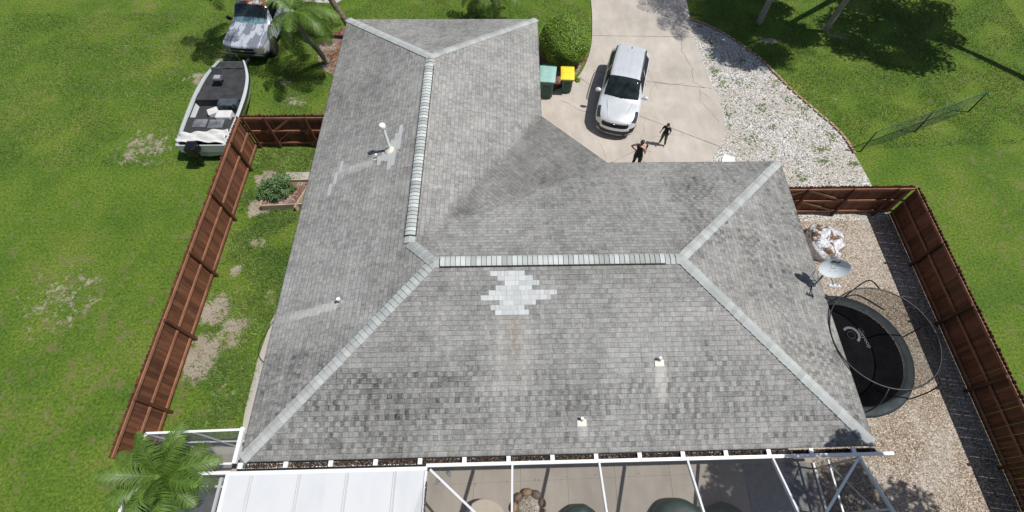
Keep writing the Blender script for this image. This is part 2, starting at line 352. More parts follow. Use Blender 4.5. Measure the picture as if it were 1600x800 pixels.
# joints and cracks: thin dark seams lying on the slab
def seam(mb, pts, wd, z, jit=0):
    pts = [Vector(p) for p in pts]; P = []
    for i in range(len(pts)-1):
        a, b = pts[i], pts[i+1]; k = max(1, int((b-a).length/.12))
        for q in range(k): P.append(a.lerp(b, q/k)+Vector((random.uniform(-jit, jit), random.uniform(-jit, jit))))
    P.append(pts[-1]); L = []; R = []
    for i, p in enumerate(P):
        d = (P[min(i+1, len(P)-1)]-P[max(i-1, 0)]).normalized(); nn = Vector((-d.y, d.x)); ww = wd*(random.uniform(.5, 1.3) if jit else 1)/2
        L.append((p.x+nn.x*ww, p.y+nn.y*ww, z)); R.append((p.x-nn.x*ww, p.y-nn.y*ww, z))
    mb.grid([R, L])
sm = MB()
for a in ([(11.15, 20.15), (16.34, 20.02)], [(11.0, 17.6), (13.2, 16.9), (16.5, 16.35)], [(10.3, 17.15), (12.0, 15.1), (16.2, 12.75)], [(13.2, 23.1), (13.1, 20.1)]):
    if a[0][0] != 13.2: seam(sm, a, .028, .054, .006)
struct(sm.build('driveway_joint', dirty('joint_dirt', (.15, .125, .10), .9, .3, 6)))
ck = MB()
for a in ([(9.4, 15.6), (10.2, 15.0), (10.75, 14.75)], [(12.35, 12.0), (12.45, 12.8), (12.9, 13.6), (13.1, 14.6)], [(12.6, 12.2), (12.9, 11.6), (13.15, 11.0)], [(11.1, 11.8), (11.9, 12.3), (12.5, 12.6), (13.1, 12.5)],
          [(10.9, 13.0), (11.1, 12.4), (11.0, 11.8), (10.3, 11.7)], [(13.2, 13.3), (14.0, 13.5), (14.7, 13.45)], [(13.6, 17.4), (13.9, 16.7), (13.5, 16.1), (13.55, 15.4)], [(15.7, 20.0), (15.5, 19.0), (15.8, 17.9), (15.7, 16.8), (16.2, 16.4)],
          [(15.9, 16.3), (15.8, 15.5), (16.2, 14.8), (16.4, 14.2)], [(15.4, 20.8), (15.5, 20.2)], [(14.0, 16.75), (14.6, 16.6), (15.2, 16.7)], [(15.9, 16.2), (16.35, 15.6)]):
    seam(ck, a, random.choice((.012, .018, .024)), .054, .035)
struct(ck.build('driveway_crack', dirty('crack_dirt', (.20, .175, .145), .9, .4, 6)))
ge = [(16.36, 21.5), (17.4, 20.8), (18.42, 19.74), (19.38, 18.31), (20.17, 16.53), (20.97, 15.06), (21.73, 13.67), (22.0, 12.4), (22.3, 9.2)]
gv = smooth_poly([(x, y, 0) for x, y in ge], 5)
struct(MB().prism([(15.0, 8.9), (22.3, 8.9)]+[(v.x, v.y) for v in gv[::-1]]+[(16.3, 21.5), (16.0, 16)], -.05, .008).build('gravel_path', M['gravel']))
struct(MB().prism([(16.0, -8), (16.0, 8.9), (22.4, 8.9), (22.4, -8)], -.05, .012).build('pebble_yard', M['pebble']))
def blob(cx, cy, rx, ry, n=28, j=.12): return [(cx+rx*math.cos(2*math.pi*i/n)*(1+random.uniform(-j, j)), cy+ry*math.sin(2*math.pi*i/n)*(1+random.uniform(-j, j))) for i in range(n)]
struct(MB().prism(blob(-.75, 19.05, 1.55, 1.8, j=.06), -.05, .022).build('mulch_bed', M['mulch']))
struct(MB().prism([(5.2, 18.2), (5.2, 18.9), (6.2, 19.5), (8.4, 19.7), (10.2, 19.3), (10.9, 18.6), (10.6, 18.2), (10.15, 17.3), (9.6, 16.7), (8.9, 16.35), (7.7, 16.3), (7.7, 18.2)], -.05, .018).build('mulch_bed', M['mulch']))
struct(MB().prism([(.2, -.2), (.2, 7), (-.9, 7), (-1.12, 5.9), (-1.36, 5.0), (-1.5, 3.6), (-1.5, 1.9), (-1.4, .9), (-2.8, .9), (-2.8, -.2)], -.05, .035).build('concrete_walk', M['walk']))
struct(MB().prism([(-2.25, 11.15), (-.9, 11.15), (-.9, 11.6), (-2.25, 11.6)], -.05, .03).build('concrete_walk', M['walk']))
struct(MB().prism([(-2.8, -9), (16.42, -9), (16.42, .6), (-2.8, .6)], -.06, .045).build('patio_deck', M['deck']))
dj = MB()
for x in (5.9, 8.75, 7.32, 10.2, 11.9, 13.35): seam(dj, [(x, .5), (x, -9)], .008, .049)
seam(dj, [(4.0, -.45), (16.4, -.28)], .006, .049)
seam(dj, [(14.95, -.3), (14.35, -1.1), (14.6, -2.2)], .008, .049, .02)
struct(dj.build('patio_joint', dirty('joint_grey', (.16, .14, .12), .9, .2, 5)))
struct(MB().prism([(-30, 23.6), (-6, 23.3), (-3.6, 22.85), (-2.0, 22.8), (-1.6, 23.4), (-2.4, 40), (-30, 40)], -.05, .02).build('street', M['street']))

# ================================================================== HOUSE
H = thing('house', 'single storey house under a weathered grey shingle hip roof with pale hip caps', 'house', (8, 8, 0), world=True)
def facet(mb, pts, n):   # n = uphill horizontal direction; uv in metres
    n = Vector((n[0], n[1], 0)).normalized(); t = Vector((n.y, -n.x, 0)); P3 = [Vector(p) for p in pts]
    e = min(P3, key=lambda p: p.z); V = []; UV = []
    for p in P3:
        q = p-e; V.append(p); UV.append((p.dot(t)+50, math.hypot(q.dot(n), q.z)))
    mb.add(V, [tuple(range(len(V)))], 0, UV)
def rp(x, y, z=None): return (x, y, roofz(x, y) if z is None else z)
pE, pF, pG, pI2, pI1, pB, pA = (0, 0, EZ), (W, 0, EZ), (W, YE, EZ), (XE+A_, YE, EZ), (XE, YE+A_, EZ), (XE, D, EZ), (0, D, EZ)
pN, pR1, pJ, pJ2, pT = (HW, D-HW, EZ+S*HW), (HW, YE-HW, EZ+S*HW), (HD, HD, EZ+S*HD), (W-HD, HD, EZ+S*HD), (XE-T_, YE-T_, EZ+S*T_)
R = MB()
facet(R, [pE, pJ, pR1, pN, pA], (1, 0)); facet(R, [pE, pF, pJ2, pJ], (0, 1)); facet(R, [pF, pG, pJ2], (-1, 0)); facet(R, [pG, pI2, pT, pR1, pJ, pJ2], (0, -1))
facet(R, [pI2, pI1, pT], (-1, -1)); facet(R, [pI1, pB, pN, pR1, pT], (-1, 0)); facet(R, [pB, pA, pN], (0, -1))
for i in range(len(R.f)):
    V = [Vector(R.v[j]) for j in R.f[i]]; nn = (V[1]-V[0]).cross(V[2]-V[1])
    if nn.z < 0: R.f[i] = R.f[i][::-1]
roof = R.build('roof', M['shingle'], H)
eave = [pE, pF, pG, pI2, pI1, pB, pA]
fb = MB()   # fascia and drip edge, closing the roof below
for i in range(7):
    a, b = Vector(eave[i]), Vector(eave[(i+1) % 7]); d = (b-a).normalized(); nn = Vector((d.y, -d.x, 0)) 
    fb.bar(a-nn*.045-Vector((0, 0, .125)), b-nn*.045-Vector((0, 0, .125)), .03, .19)
fb.build('fascia', M['white'], H)
MB().add([(p[0]*.996+.03, p[1]*.996+.03, EZ-.16) for p in eave], [tuple(range(7))[::-1]]).build('soffit', M['white'], H)
wl = [(.55, .55), (W-.55, .55), (W-.55, YE-.55), (XE+A_-.2, YE-.55), (XE-.55, YE+A_-.2), (XE-.55, D-.55), (.55, D-.55)]
wm = MB()
for i in range(7):
    a, b = wl[i], wl[(i+1) % 7]; wm.bar((a[0], a[1], 1.2), (b[0], b[1], 1.2), .18, 2.4)
wm.build('wall', M['stucco'], H)
def window(x, y, z, wd, ht, alongx, name='window'):
    g = MB(); f = MB(); dx, dy = (wd, .06) if alongx else (.06, wd)
    g.box((x, y, z), (dx*.94 if alongx else .05, .05 if alongx else dy*.94, ht*.94)); o = g.build(name, M['glass'], H)
    for s_ in (-1, 1):
        f.box((x+(s_*wd/2 if alongx else 0), y+(0 if alongx else s_*wd/2), z), (.06 if alongx else .09, .09 if alongx else .06, ht+.06)); f.box((x, y, z+s_*ht/2), (dx+.0 if alongx else .088, .088 if alongx else dy, .06))
    f.build('window_frame', M['white'], o)
for x in (3, 8, 11): window(x, .44, 1.2, 1.6 if x != 8 else 2.4, 1.3 if x != 8 else 2.0, True)
for y in (3.2, 8.5, 13.8): window(.44, y, 1.5, 1.3, 1.1, False)
window(W-.44, 4.5, 1.5, 1.3, 1.1, False); window(3.5, D-.44, 1.5, 1.6, 1.2, True)
gd = MB()
for k in range(4): gd.box((13.2, YE-.44, .32+k*.53), (4.6, .05, .51))
gd.build('garage_door', M['white'], H)
# ---- hip caps and ridge caps: overlapping folded pieces
def caps(name, a, b, step=.15, wd=.155, lift=.026, label=None, mat='cap'):
    a, b = Vector(a), Vector(b); d = (b-a).normalized(); a = a+d*(.10 if a.z < EZ+.05 else 0); L = (b-a).length; hd = Vector((d.x, d.y, 0)).normalized(); nn = Vector((-hd.y, hd.x, 0)); k = int(L/step); mb = MB()
    for i in range(k):
        p0 = a+d*(i*L/k); p1 = a+d*((i+1.12)*L/k); jj = random.uniform(-.006, .006); q = []
        for p, up in ((p0, lift+.012), (p1, .006)):
            row = []
            for s_ in (-1, -.12, .12, 1):
                c = p+nn*(s_*wd+jj); zz = roofz(c.x, c.y) if abs(s_) == 1 else p.z-.004
                zz = max(zz, EZ-.03); row.append(Vector((c.x, c.y, zz+up+.008)))
            q.append(row)
        t = random.random(); lower = [v-Vector((0, 0, .02)) for v in q[0]]
        mb.add(q[0]+q[1], [(j, j+1, j+5, j+4) for j in range(3)], col=t); mb.add(lower+q[0], [(j, j+1, j+5, j+4) for j in range(3)], col=t)
        ed = [q[0][0], q[1][0], q[1][0]-Vector((0, 0, .03)), q[0][0]-Vector((0, 0, .03))]; mb.add(ed, [(0, 1, 2, 3)], col=t)
        ed = [q[0][3], q[1][3], q[1][3]-Vector((0, 0, .03)), q[0][3]-Vector((0, 0, .03))]; mb.add(ed, [(3, 2, 1, 0)], col=t)
    return mb.build(name, M[mat], H)
def V3(p): return Vector(p)
caps('hip_cap', pE, pJ, .165); caps('hip_cap', pF, pJ2, .165); caps('hip_cap', pG, pJ2, .165, .15)
caps('hip_cap', pA, pN, .165); caps('hip_cap', pB, pN, .165); caps('hip_cap', pJ, pR1, .14, .16)
caps('ridge_cap', pR1, (HW, 5.98, EZ+S*HW), .14, .16); caps('ridge_cap', (HW, 13.42, EZ+S*HW), pN, .14, .16)
caps('ridge_cap', pJ, (5.12, HD, EZ+S*HD), .14, .16); caps('ridge_cap', (11.55, HD, EZ+S*HD), pJ2, .14, .16)
caps('ridge_cap', pJ2, (W-HD-.01, HD, EZ+S*HD+.0), .14, .16) if False else None
def ridge_vent(a, b, step=.142):
    a, b = Vector(a), Vector(b); L = (b-a).length; d = (b-a).normalized(); nn = Vector((-d.y, d.x, 0)); k = int(L/step)
    base = MB(); top = MB(); wd = .165
    prof = [(-wd, -.045), (-wd, .02), (-wd*.5, .058), (0, .07), (wd*.5, .058), (wd, .02), (wd, -.045)]
    P = [[a+nn*x+Vector((0, 0, z-.006)) for x, z in prof], [b+nn*x+Vector((0, 0, z-.006)) for x, z in prof]]
    base.grid(P, flip=True)
    for e in P: base.add(e, [tuple(range(7))])
    vb = base.build('ridge_vent', M['black'], H)
    for i in range(k):
        p0 = a+d*(i*L/k+.006); p1 = a+d*((i+1)*L/k-.008); t = random.random()**.8
        prof2 = [(-wd*.93, .03), (-wd*.5, .064), (0, .078), (wd*.5, .064), (wd*.93, .03)]
        q0 = [p0+nn*x+Vector((0, 0, z+.010)) for x, z in prof2]; q1 = [p1+nn*x+Vector((0, 0, z)) for x, z in prof2]; lo = [v-Vector((0, 0, .018)) for v in q0]
        top.add(q0+q1, [(j+5, j+6, j+1, j) for j in range(4)], col=t); top.add(lo+q0, [(j, j+1, j+6, j+5) for j in range(4)], col=t)
    top.build('vent_cap', M['ventsh'], vb)
ridge_vent((HW, 6.0, EZ+S*HW), (HW, 13.4, EZ+S*HW)); ridge_vent((5.14, HD, EZ+S*HD), (11.53, HD, EZ+S*HD))
# ---- patches of new shingles
cosS = 1/math.hypot(1, S); RH = .1375*cosS
pt = MB()
rows = [(6.55, 7.52), (6.75, 7.75), (6.95, 7.93), (6.70, 7.72), (6.50, 8.42), (6.28, 8.25), (6.80, 7.82), (6.55, 7.5), (6.68, 7.62)]
top = 4.72
top = round(top/RH)*RH
for i, (a, b) in enumerate(rows):
    y1 = top-i*RH; y0 = y1-RH-.008; x = a
    while x < b-.03:
        x2 = min(b, x+random.choice((.10, .15, .2, .305))); t = random.random()
        if b-x2 < .06: x2 = b
        z0, z1 = EZ+S*y0+.016, EZ+S*y1+.007
        pt.add([(x+.002, y0, z0), (x2-.002, y0, z0), (x2-.002, y1, z1), (x+.002, y1, z1), (x+.002, y0, z0-.014), (x2-.002, y0, z0-.014)], [(0, 1, 2, 3), (4, 5, 1, 0)], col=t); x = x2
pt.build('shingle_patch', M['newsh'], H)['label'] = 'stepped patch of new pale shingles below the front ridge'
pt = MB()
for i, (x1, a, b) in enumerate([(3.28, 8.95, 10.35), (3.28-RH, 8.8, 10.1), (3.28-2*RH, 9.2, 9.95), (3.28-3*RH, 9.25, 9.65), (3.28-4*RH, 9.1, 9.5), (3.28+RH, 9.6, 10.7)]):
    y = a
    while y < b-.03:
        y2 = min(b, y+.2); x0 = x1-RH-.008; z0, z1 = EZ+S*x0+.012, EZ+S*x1+.005
        pt.add([(x0, y2, z0), (x0, y, z0), (x1, y, z1), (x1, y2, z1)], [(0, 1, 2, 3)], col=random.random()*.5-.55); y = y2
pt.build('shingle_patch', M['newsh'], H)['label'] = 'narrow patch of newer shingles around the tall vent pipe'
pt = MB()
for i in range(3):
    x1 = 1.05+i*RH; y0_ = 8.3+.45*i
    pt.add([(x1-RH, y0_+.5, EZ+S*(x1-RH)+.010), (x1-RH, y0_, EZ+S*(x1-RH)+.010), (x1, y0_, EZ+S*x1+.004), (x1, y0_+.5, EZ+S*x1+.004)], [(0, 1, 2, 3)], col=-.6)
pt.build('shingle_patch', M['newsh'], H)['label'] = 'three single newer shingles near the side eave'
# ---- vent pipes
M['lead'] = dirty('grey_lead', (.42, .43, .43), .55, .2, 12, metal=.2); M['pvc'] = dirty('white_pvc', (.80, .80, .78), .35, .05, 8)
M['flash'] = dirty('pale_flashing', (.66, .63, .54), .5, .12, 10)
def slopeM(nx, ny):
    n_ = Vector((nx, ny, 1)).normalized(); return n_.to_track_quat('Z', 'Y').to_matrix()
def flashing(x, y, dx, dy, wd, ln, parent):   # sheet lying on the slope, running downhill
    t = Vector((-dy, dx, 0)); d = Vector((dx, dy, 0)); P = [Vector((x, y, 0))+t*a*wd/2+d*b for a, b in ((-1, .0), (1, .0), (1, ln), (-1, ln))]
    P = [Vector((p.x, p.y, EZ+S*(p.x if dx else p.y)+.02)) for p in P]
    f = MB(); lo = [p-Vector((0, 0, .014)) for p in P]; f.add(P+lo, [(0, 1, 2, 3), (1, 0, 4, 5), (2, 1, 5, 6), (3, 2, 6, 7), (0, 3, 7, 4)])
    return f
for (x, y, dx, dy, hh, r, lb) in ((11.2, 2.27, 0, -1, .17, .038, 'short grey vent pipe with a pale flashing on the right of the front slope'), (9.0, .82, 0, -1, .16, .036, 'short vent pipe with a square cream flashing near the front eave'), (2.17, 4.2, -1, 0, .20, .05, 'stubby grey vent pipe on the side slope by the hip'), (2.6, 9.45, -1, 0, .16, .035, 'small vent pipe beside the tall white vent pipe')):
    z = EZ+S*(x if dx else y); p = MB(); p.tube([(x, y, z-.05), (x, y, z+hh)], r, 14, cap=False); p.tube([(x, y, z+hh), (x, y, z+.05)], r*.8, 14, cap=False)
    p.lathe([(r*1.7, -.01), (r*1.2, .04), (r*.98, .08)], (x, y, z), 16); o = p.build('vent_pipe', [M['lead']], H, auto=40); o['label'] = lb
    fl = flashing(x, y, dx, dy, .25 if not dx else .16, .17 if not dx else .13, H); fl.build('flashing', M['flash'], o)
    ring = MB(); ring.lathe([(r*1.05, 0), (r*1.15, .02), (r*.75, .022), (r*.75, -.03)], (x, y, z+hh), 14); ring.build('pipe_rim', M['pvc'], o, smooth=True)
x, y = 3.05, 9.66; z = EZ+S*x
p = MB(); p.tube([(x, y, z-.05), (x+.01, y+.0, z+1.12)], .055, 16); o = p.build('vent_pipe', M['pvc'], H, auto=40); o['label'] = 'tall white plastic vent pipe with a round cap on the side slope'
MB().lathe([(.10, .0), (.105, .07), (.09, .10), (.02, .115)], (x+.01, y, z+1.10), 20).lathe([(.075, -.06), (.078, 0)], (x+.01, y, z+1.10), 20).build('pipe_cap', M['pvc'], o, auto=40)
MB().lathe([(.19, -.02), (.15, .04), (.10, .07), (.065, .13)], (x, y, z), 20, M=None).build('flashing', dirty('cream_boot', (.70, .66, .52), .5, .1, 9), o, auto=50)
# ---- gutter along the front eave, filled with leaves
gt = MB(); gt.box((W/2+.02, -.085, EZ-.16), (W+.1, .12, .012)); gt.build('gutter', M['alu'], H)
lf = N('dead_leaves'); at = lf.node('Attribute', attribute_name='tint'); M['leaf_litter'] = lf.out(lf.ramp(at.outputs['Fac'], [(0, (.010, .008, .006)), (.5, (.035, .022, .014)), (.8, (.11, .065, .04)), (1, (.30, .22, .16))]), .9)
ll = MB()
for i in range(9000):
    x = random.uniform(0, W+.05); yy = random.uniform(-.135, -.035); zz = EZ-.15+random.random()*.06; sz = random.uniform(.012, .03)
    e = Euler((random.uniform(-.8, .8), random.uniform(-.8, .8), random.uniform(0, 6.3))).to_matrix()
    ll.add([e @ Vector(q)*sz+Vector((x, yy, zz)) for q in ((-1, -.4, 0), (1, -.4, 0), (1.1, .4, 0), (-.9, .5, 0))], [(0, 1, 2, 3)], col=random.random()**1.3)
lo_ = ll.build('leaf_litter', M['leaf_litter']); tag(lo_, 'dead brown leaves and twigs packed in the gutter along the front eave', 'leaves', kind='stuff')

# ================================================================== SCREEN CAGE
def screenmat(name, a, col=(.05, .05, .055)):
    n = N(name); t = n.node('BsdfTransparent'); mx = n.node('MixShader'); mx.inputs[0].default_value = a; o = n.t.nodes['Material Output']
    n.out(col, .95, spec=.05); n.t.links.new(t.outputs[0], mx.inputs[1]); n.t.links.new(n.b.outputs[0], mx.inputs[2]); n.t.links.new(mx.outputs[0], o.inputs[0]); return n.m
M['screen'] = screenmat('insect_screen', .18, (.10, .10, .11)); M['screen2'] = screenmat('side_screen', .30, (.10, .11, .12))
C = thing('screen_enclosure', 'white aluminium pool cage with thin dark screens along the front eave', 'screen enclosure', (9, -3, 0), world=True)
zb = 2.42
MB().bar((4.86, -.19, zb), (W+.45, -.19, zb), .085, .11).build('beam', M['alu'], C)
for i in range(15):
    x = -.1+i*1.165; MB().box((x+.13, -.085, zb+.035), (.11, .15, .06)).build('bracket', M['alu'], C)
RX = [7.12, 9.42, 11.78, 14.08, 16.42]
def cagez(y): return zb+.02+.5*min(max(-y-.2, 0), 1.9)
for x in RX:
    mb = MB(); mb.bar((x, -.24, cagez(-.2)), (x, -2.1, cagez(-2.1)), .05, .11); mb.bar((x, -2.08, cagez(-2.1)), (x, -8.6, cagez(-2.1)+.05), .05, .11); mb.build('rafter', M['alu'], C)
for (a, b) in (((4.98, -.3), (7.1, -2.1)), ((16.38, -.3), (14.12, -2.1))):
    MB().bar((a[0], a[1], cagez(a[1])), (b[0], b[1], cagez(b[1])), .055, .05).build('brace', M['alu'], C)
MB().bar((4.9, -2.1, cagez(-2.1)), (16.4, -2.1, cagez(-2.1)), .05, .05).build('purlin', M['alu'], C)
MB().bar((4.9, -8.6, cagez(-2.1)+.02), (16.4, -8.6, cagez(-2.1)+.02), .05, .08).build('purlin', M['alu'], C)
sc = MB()
for a, b in zip([4.9]+RX[:-1], RX):
    sc.add([(a, -.24, cagez(-.2)+.01), (b, -.24, cagez(-.2)+.01), (b, -2.1, cagez(-2.1)+.01), (a, -2.1, cagez(-2.1)+.01)], [(0, 1, 2, 3)]); sc.add([(a, -2.1, cagez(-2.1)+.01), (b, -2.1, cagez(-2.1)+.01), (b, -8.6, cagez(-2.1)+.06), (a, -8.6, cagez(-2.1)+.06)], [(0, 1, 2, 3)])
sc.build('roof_screen', M['screen'], C)
ss_ = MB(); ss_.add([(16.42, -.1, .05), (16.42, -.1, 2.4), (16.42, -.2, cagez(-.2)), (16.42, -2.1, cagez(-2.1)), (16.42, -8.6, cagez(-2.1)), (16.42, -8.6, .05)], [(0, 1, 2, 3, 4, 5)]); ss_.build('side_screen', M['screen2'], C)
for y in (-.28, -1.55, -4.5, -8.6): MB().bar((16.42, y, .05), (16.42, y, cagez(y)-.05), .05, .05).build('post', M['alu'], C)
MB().bar((16.42, -.1, .95), (16.42, -8.6, .95), .05, .05).build('rail', M['alu'], C); MB().bar((16.42, -.1, .08), (16.42, -8.6, .08), .06, .05).build('rail', M['alu'], C)
MB().bar((16.42, -.28, .95), (16.42, -1.55, 2.5), .03, .03).build('brace', M['alu'], C)
for y in (-8.6,):
    for x in RX+[4.9]: MB().bar((x, y, .05), (x, y, cagez(-2.1)), .05, .05).build('post', M['alu'], C)
# insulated roof over the left of the deck
PR = thing('patio_roof', 'flat white insulated panel roof joined to the front eave', 'patio roof', (2.3, -3, 0), world=True)
def whiteroof():
    n = N('white_panel'); s1 = n.ss(n.noise(.8, 4, .6, mp=(1.2, .5, 1)), .46, .68); s2 = n.ss(n.noise(3, 4, .7), .55, .72); c = n.mix(n.math('MULTIPLY', s1, .55), (.57, .585, .60), (.47, .49, .51)); c = n.mix(n.math('MULTIPLY', s2, .18), c, (.5, .5, .5)); return n.out(c, .4, spec=.4)
M['wroof'] = whiteroof()
xs = [-.2, .42, 1.64, 2.86, 4.08, 4.86]
for a, b in zip(xs[:-1], xs[1:]):
    mb = MB(); mb.box(((a+b)/2, -3.2, 2.42), (b-a-.006, 5.84, .09), M=Matrix.Rotation(.02, 3, 'X')); mb.build('roof_panel', M['wroof'], PR)
sm2 = MB()
for x in xs[1:-1]:
    for q in (-.035, .035): sm2.bar((x+q, -.34, 2.42+.05+.057), (x+q, -6.1, 2.42+.05-.055), .014, .012)
sm2.build('seam', dirty('seam_grey', (.42, .43, .43), .5, .1, 6), PR)
tr = MB(); tr.bar((-.24, -.27, 2.50), (4.9, -.27, 2.50), .09, .07); tr.bar((-.22, -.3, 2.48), (-.22, -6.1, 2.40), .05, .14); tr.build('edge_trim', M['alu'], PR)
MB().bar((4.88, -.33, 2.50), (4.88, -6.1, 2.40), .06, .12).build('side_gutter', M['alu'], PR)
for x, y in ((-.1, -6.0), (2.3, -6.0), (4.8, -6.0)): MB().bar((x, y, .045), (x, y, 2.34), .09, .09).build('post', M['alu'], PR)
gl = MB()
for i in range(260):
    yy = random.uniform(-1.6, -.6); e = Euler((0, 0, random.uniform(0, 6.3))).to_matrix(); sz = random.uniform(.01, .022); c0 = Vector((4.915+random.uniform(-.012, .012), yy, 2.575-.02*abs(yy)+random.random()*.01))
    gl.add([e @ Vector(q)*sz+c0 for q in ((-1, -.4, 0), (1, -.4, 0), (1, .4, .1), (-1, .5, 0))], [(0, 1, 2, 3)], col=random.random())
tag(gl.build('leaf_litter', M['leaf_litter']), 'few brown leaves lying on the side gutter of the white panel roof', 'leaves', kind='stuff')
# left wing of the cage
SE = thing('side_screen_enclosure', 'small white framed screen room at the left corner of the house behind palm fronds', 'screen enclosure', (-1.4, -3, 0), world=True)
fr = [((-.16, .90, 2.42), (-.16, -.02, 2.42), .10, .10), ((-2.7, .80, 2.42), (-.1, .84, 2.42), .06, .06), ((-.22, -.02, 2.44), (-.75, -.02, 2.44), .05, .05), ((-2.7, -.24, 2.42), (-.2, -.24, 2.42), .08, .08),
      ((-.62, -.3, 2.0), (-.62, -6, 2.0), .07, .07), ((-2.7, .80, .05), (-2.7, .80, 2.42), .06, .06), ((-1.45, .80, .05), (-1.45, .80, 2.42), .05, .05), ((-.2, .80, .05), (-.2, .80, 2.42), .05, .05), ((-2.7, .8, 1.0), (-.2, .8, 1.0), .05, .05),
      ((-2.7, -6, .05), (-2.7, -6, 2.42), .06, .06), ((-2.7, .8, 2.42), (-2.7, -6, 2.42), .06, .06), ((-.62, -.35, .05), (-.62, -.35, 2.0), .05, .05), ((-2.7, -.4, 2.05), (-.25, -.55, 2.05), .05, .08)]
for a, b, p1, p2 in fr: MB().bar(a, b, p1, p2).build('frame_bar', M['alu'], SE)
sq = MB(); sq.add([(-2.7, .8, .05), (-.2, .8, .05), (-.2, .8, 2.4), (-2.7, .8, 2.4)], [(0, 1, 2, 3)]); sq.add([(-2.7, .8, 2.44), (-.2, .8, 2.44), (-.2, -6, 2.44), (-2.7, -6, 2.44)], [(0, 1, 2, 3)]); sq.add([(-2.7, .8, .05), (-2.7, -6, .05), (-2.7, -6, 2.4), (-2.7, .8, 2.4)], [(0, 1, 2, 3)])
sq.build('screen_panel', M['screen2'], SE)
M['slate'] = dirty('dark_rug', (.10, .105, .11), .95, .25, 6, fine=60)
tag(MB().box((-1.6, -2.0, .056), (2.1, 3.2, .02)).build('outdoor_rug', M['slate'], bevel=.005), 'dark grey outdoor rug on the floor of the side screen room', 'rug')
M['tile'] = dirty('grey_rubber_mat', (.23, .23, .23), .9, .2, 8, fine=90)
tag(MB().box((15.2, -2.1, .056), (2.0, 4.0, .02)).build('ribbed_mat', M['tile'], bevel=.005), 'grey mat on the deck inside the right end of the pool cage', 'mat')
# deck things
plug = MB()
for (x, y) in ((5.95, -.45), (6.9, -.4), (7.75, -.38), (7.85, -.38), (8.7, -.32), (9.6, -.28), (10.9, -.28), (10.97, -.28), (11.9, -.26), (12.65, -.26), (5.2, -.5), (13.35, -.25), (14.0, -.6), (14.1, -.65), (9.9, -1.2), (4.95, -.05), (13.9, -1.2)):
    plug.lathe([(.016, 0), (.016, .003)], (x, y, .0455), 8)
struct(plug.build('deck_anchor_plug', M['black']))
for i, (x, y, a, lb) in enumerate(((5.13, -.13, .5, 'grey flip flop sandal on the deck, nearest the white panel roof corner beam'), (4.83, -.33, -.6, 'grey flip flop sandal on the deck, half beside the white panel roof edge'))):
    t = thing('sandal', lb, 'sandal', (x, y, .045), a, 'pair of grey sandals on the deck'); sole = []
    for k in range(20):
        q = 2*math.pi*k/20; sole.append((.055*math.sin(q)*(1+.25*math.cos(q)), .135*math.cos(q)))
    MB().prism(sole, 0, .022).build('sole', dirty('grey_foam', (.20, .21, .24), .8, .1, 20), t, bevel=.005)
    MB().tube([(-.052, .0, .02), (-.03, .04, .045), (0, .08, .03), (.03, .04, .045), (.052, 0, .02)], .009, 6).build('strap', dirty('dark_strap', (.08, .085, .10), .7, .1, 20), t, smooth=True)
# fire pit
FP = thing('fire_pit', 'ring of brown river stones filled with small gravel on the deck', 'fire pit', (7.55, -1.15, .045))
for k in range(9):
    a = k*2*math.pi/9+.3; rr = .43; mb = MB(); sx_, sy_, sz_ = random.uniform(.14, .17), random.uniform(.10, .12), random.uniform(.10, .13)
    prof = [(0, -1), (.6, -.8), (.95, -.3), (1, .2), (.75, .75), (.35, .97), (0, 1)]; mb.lathe([(r*1., z*sz_) for r, z in prof], (0, 0, 0), 12, sx=sx_, sy=sy_)
    mb.v = [tuple(Matrix.Rotation(a+math.pi/2, 3, 'Z') @ Vector([c*(1+.12*math.sin(9*c+k)) for c in v])+Vector((rr*math.cos(a), rr*math.sin(a), .10))) for v in mb.v]
    col = random.choice([(.26, .16, .085), (.17, .10, .06), (.30, .20, .11), (.14, .11, .08)]); mb.build('stone', dirty('river_stone', col, .6, .3, 9, bump=.01), FP, smooth=True)
MB().lathe([(.36, 0), (.36, .12), (.2, .14), (0, .145)], (0, 0, 0), 24).build('gravel_fill', M['pebble'], FP, smooth=True)
# covers
def cover(name, label, lobes, h, mat, loc, cat):
    n = 72; K = 9; prof = [(1.0, 0), (.985, .25), (.96, .55), (.90, .80), (.80, .92), (.6, .98), (.35, 1.0), (.12, 1.0), (0, 1.0)]
    P = []
    for r, z in prof:
        row = []
        for j in range(n):
            t = 2*math.pi*j/n; R0 = lobes(t); fold = 1+.018*math.sin(t*11)*(1-z)
            row.append((R0*r*fold*math.cos(t), R0*r*fold*math.sin(t), z*h+.006*math.sin(t*7+r*5)))
        P.append(row)
    t = thing(name, label, cat, loc); MB().grid(P, wrap=True).build('fabric_cover', mat, t, smooth=True); return t
M['greenc'] = dirty('green_vinyl', (.020, .044, .037), .5, .35, 3, bump=.004); M['beigec'] = dirty('beige_vinyl', (.46, .40, .33), .6, .06, 4)
def two_lobes(t):
    best = .3
    for (cx, cy, rr) in ((-.62, .05, .85), (.85, .0, .72), (.1, -.15, .75)):
        b = cx*math.cos(t)+cy*math.sin(t); d = b*b-(cx*cx+cy*cy)+rr*rr
        if d > 0: best = math.log(math.exp(best*14)+math.exp((b+math.sqrt(d))*14))/14
    return best
cover('covered_stool', 'round dark green vinyl covered stool on the deck under the cage', lambda t: .62, .45, M['greenc'], (9.02, -1.67, .045), 'stool')
cover('covered_table_set', 'wavy dark green vinyl cover over a furniture set on the deck', two_lobes, .5, M['greenc'], (12.45, -1.85, .045), 'table set')
bt = thing('round_table', 'round beige topped table on the deck beside the stone fire pit', 'table', (6.27, -1.5, .045))
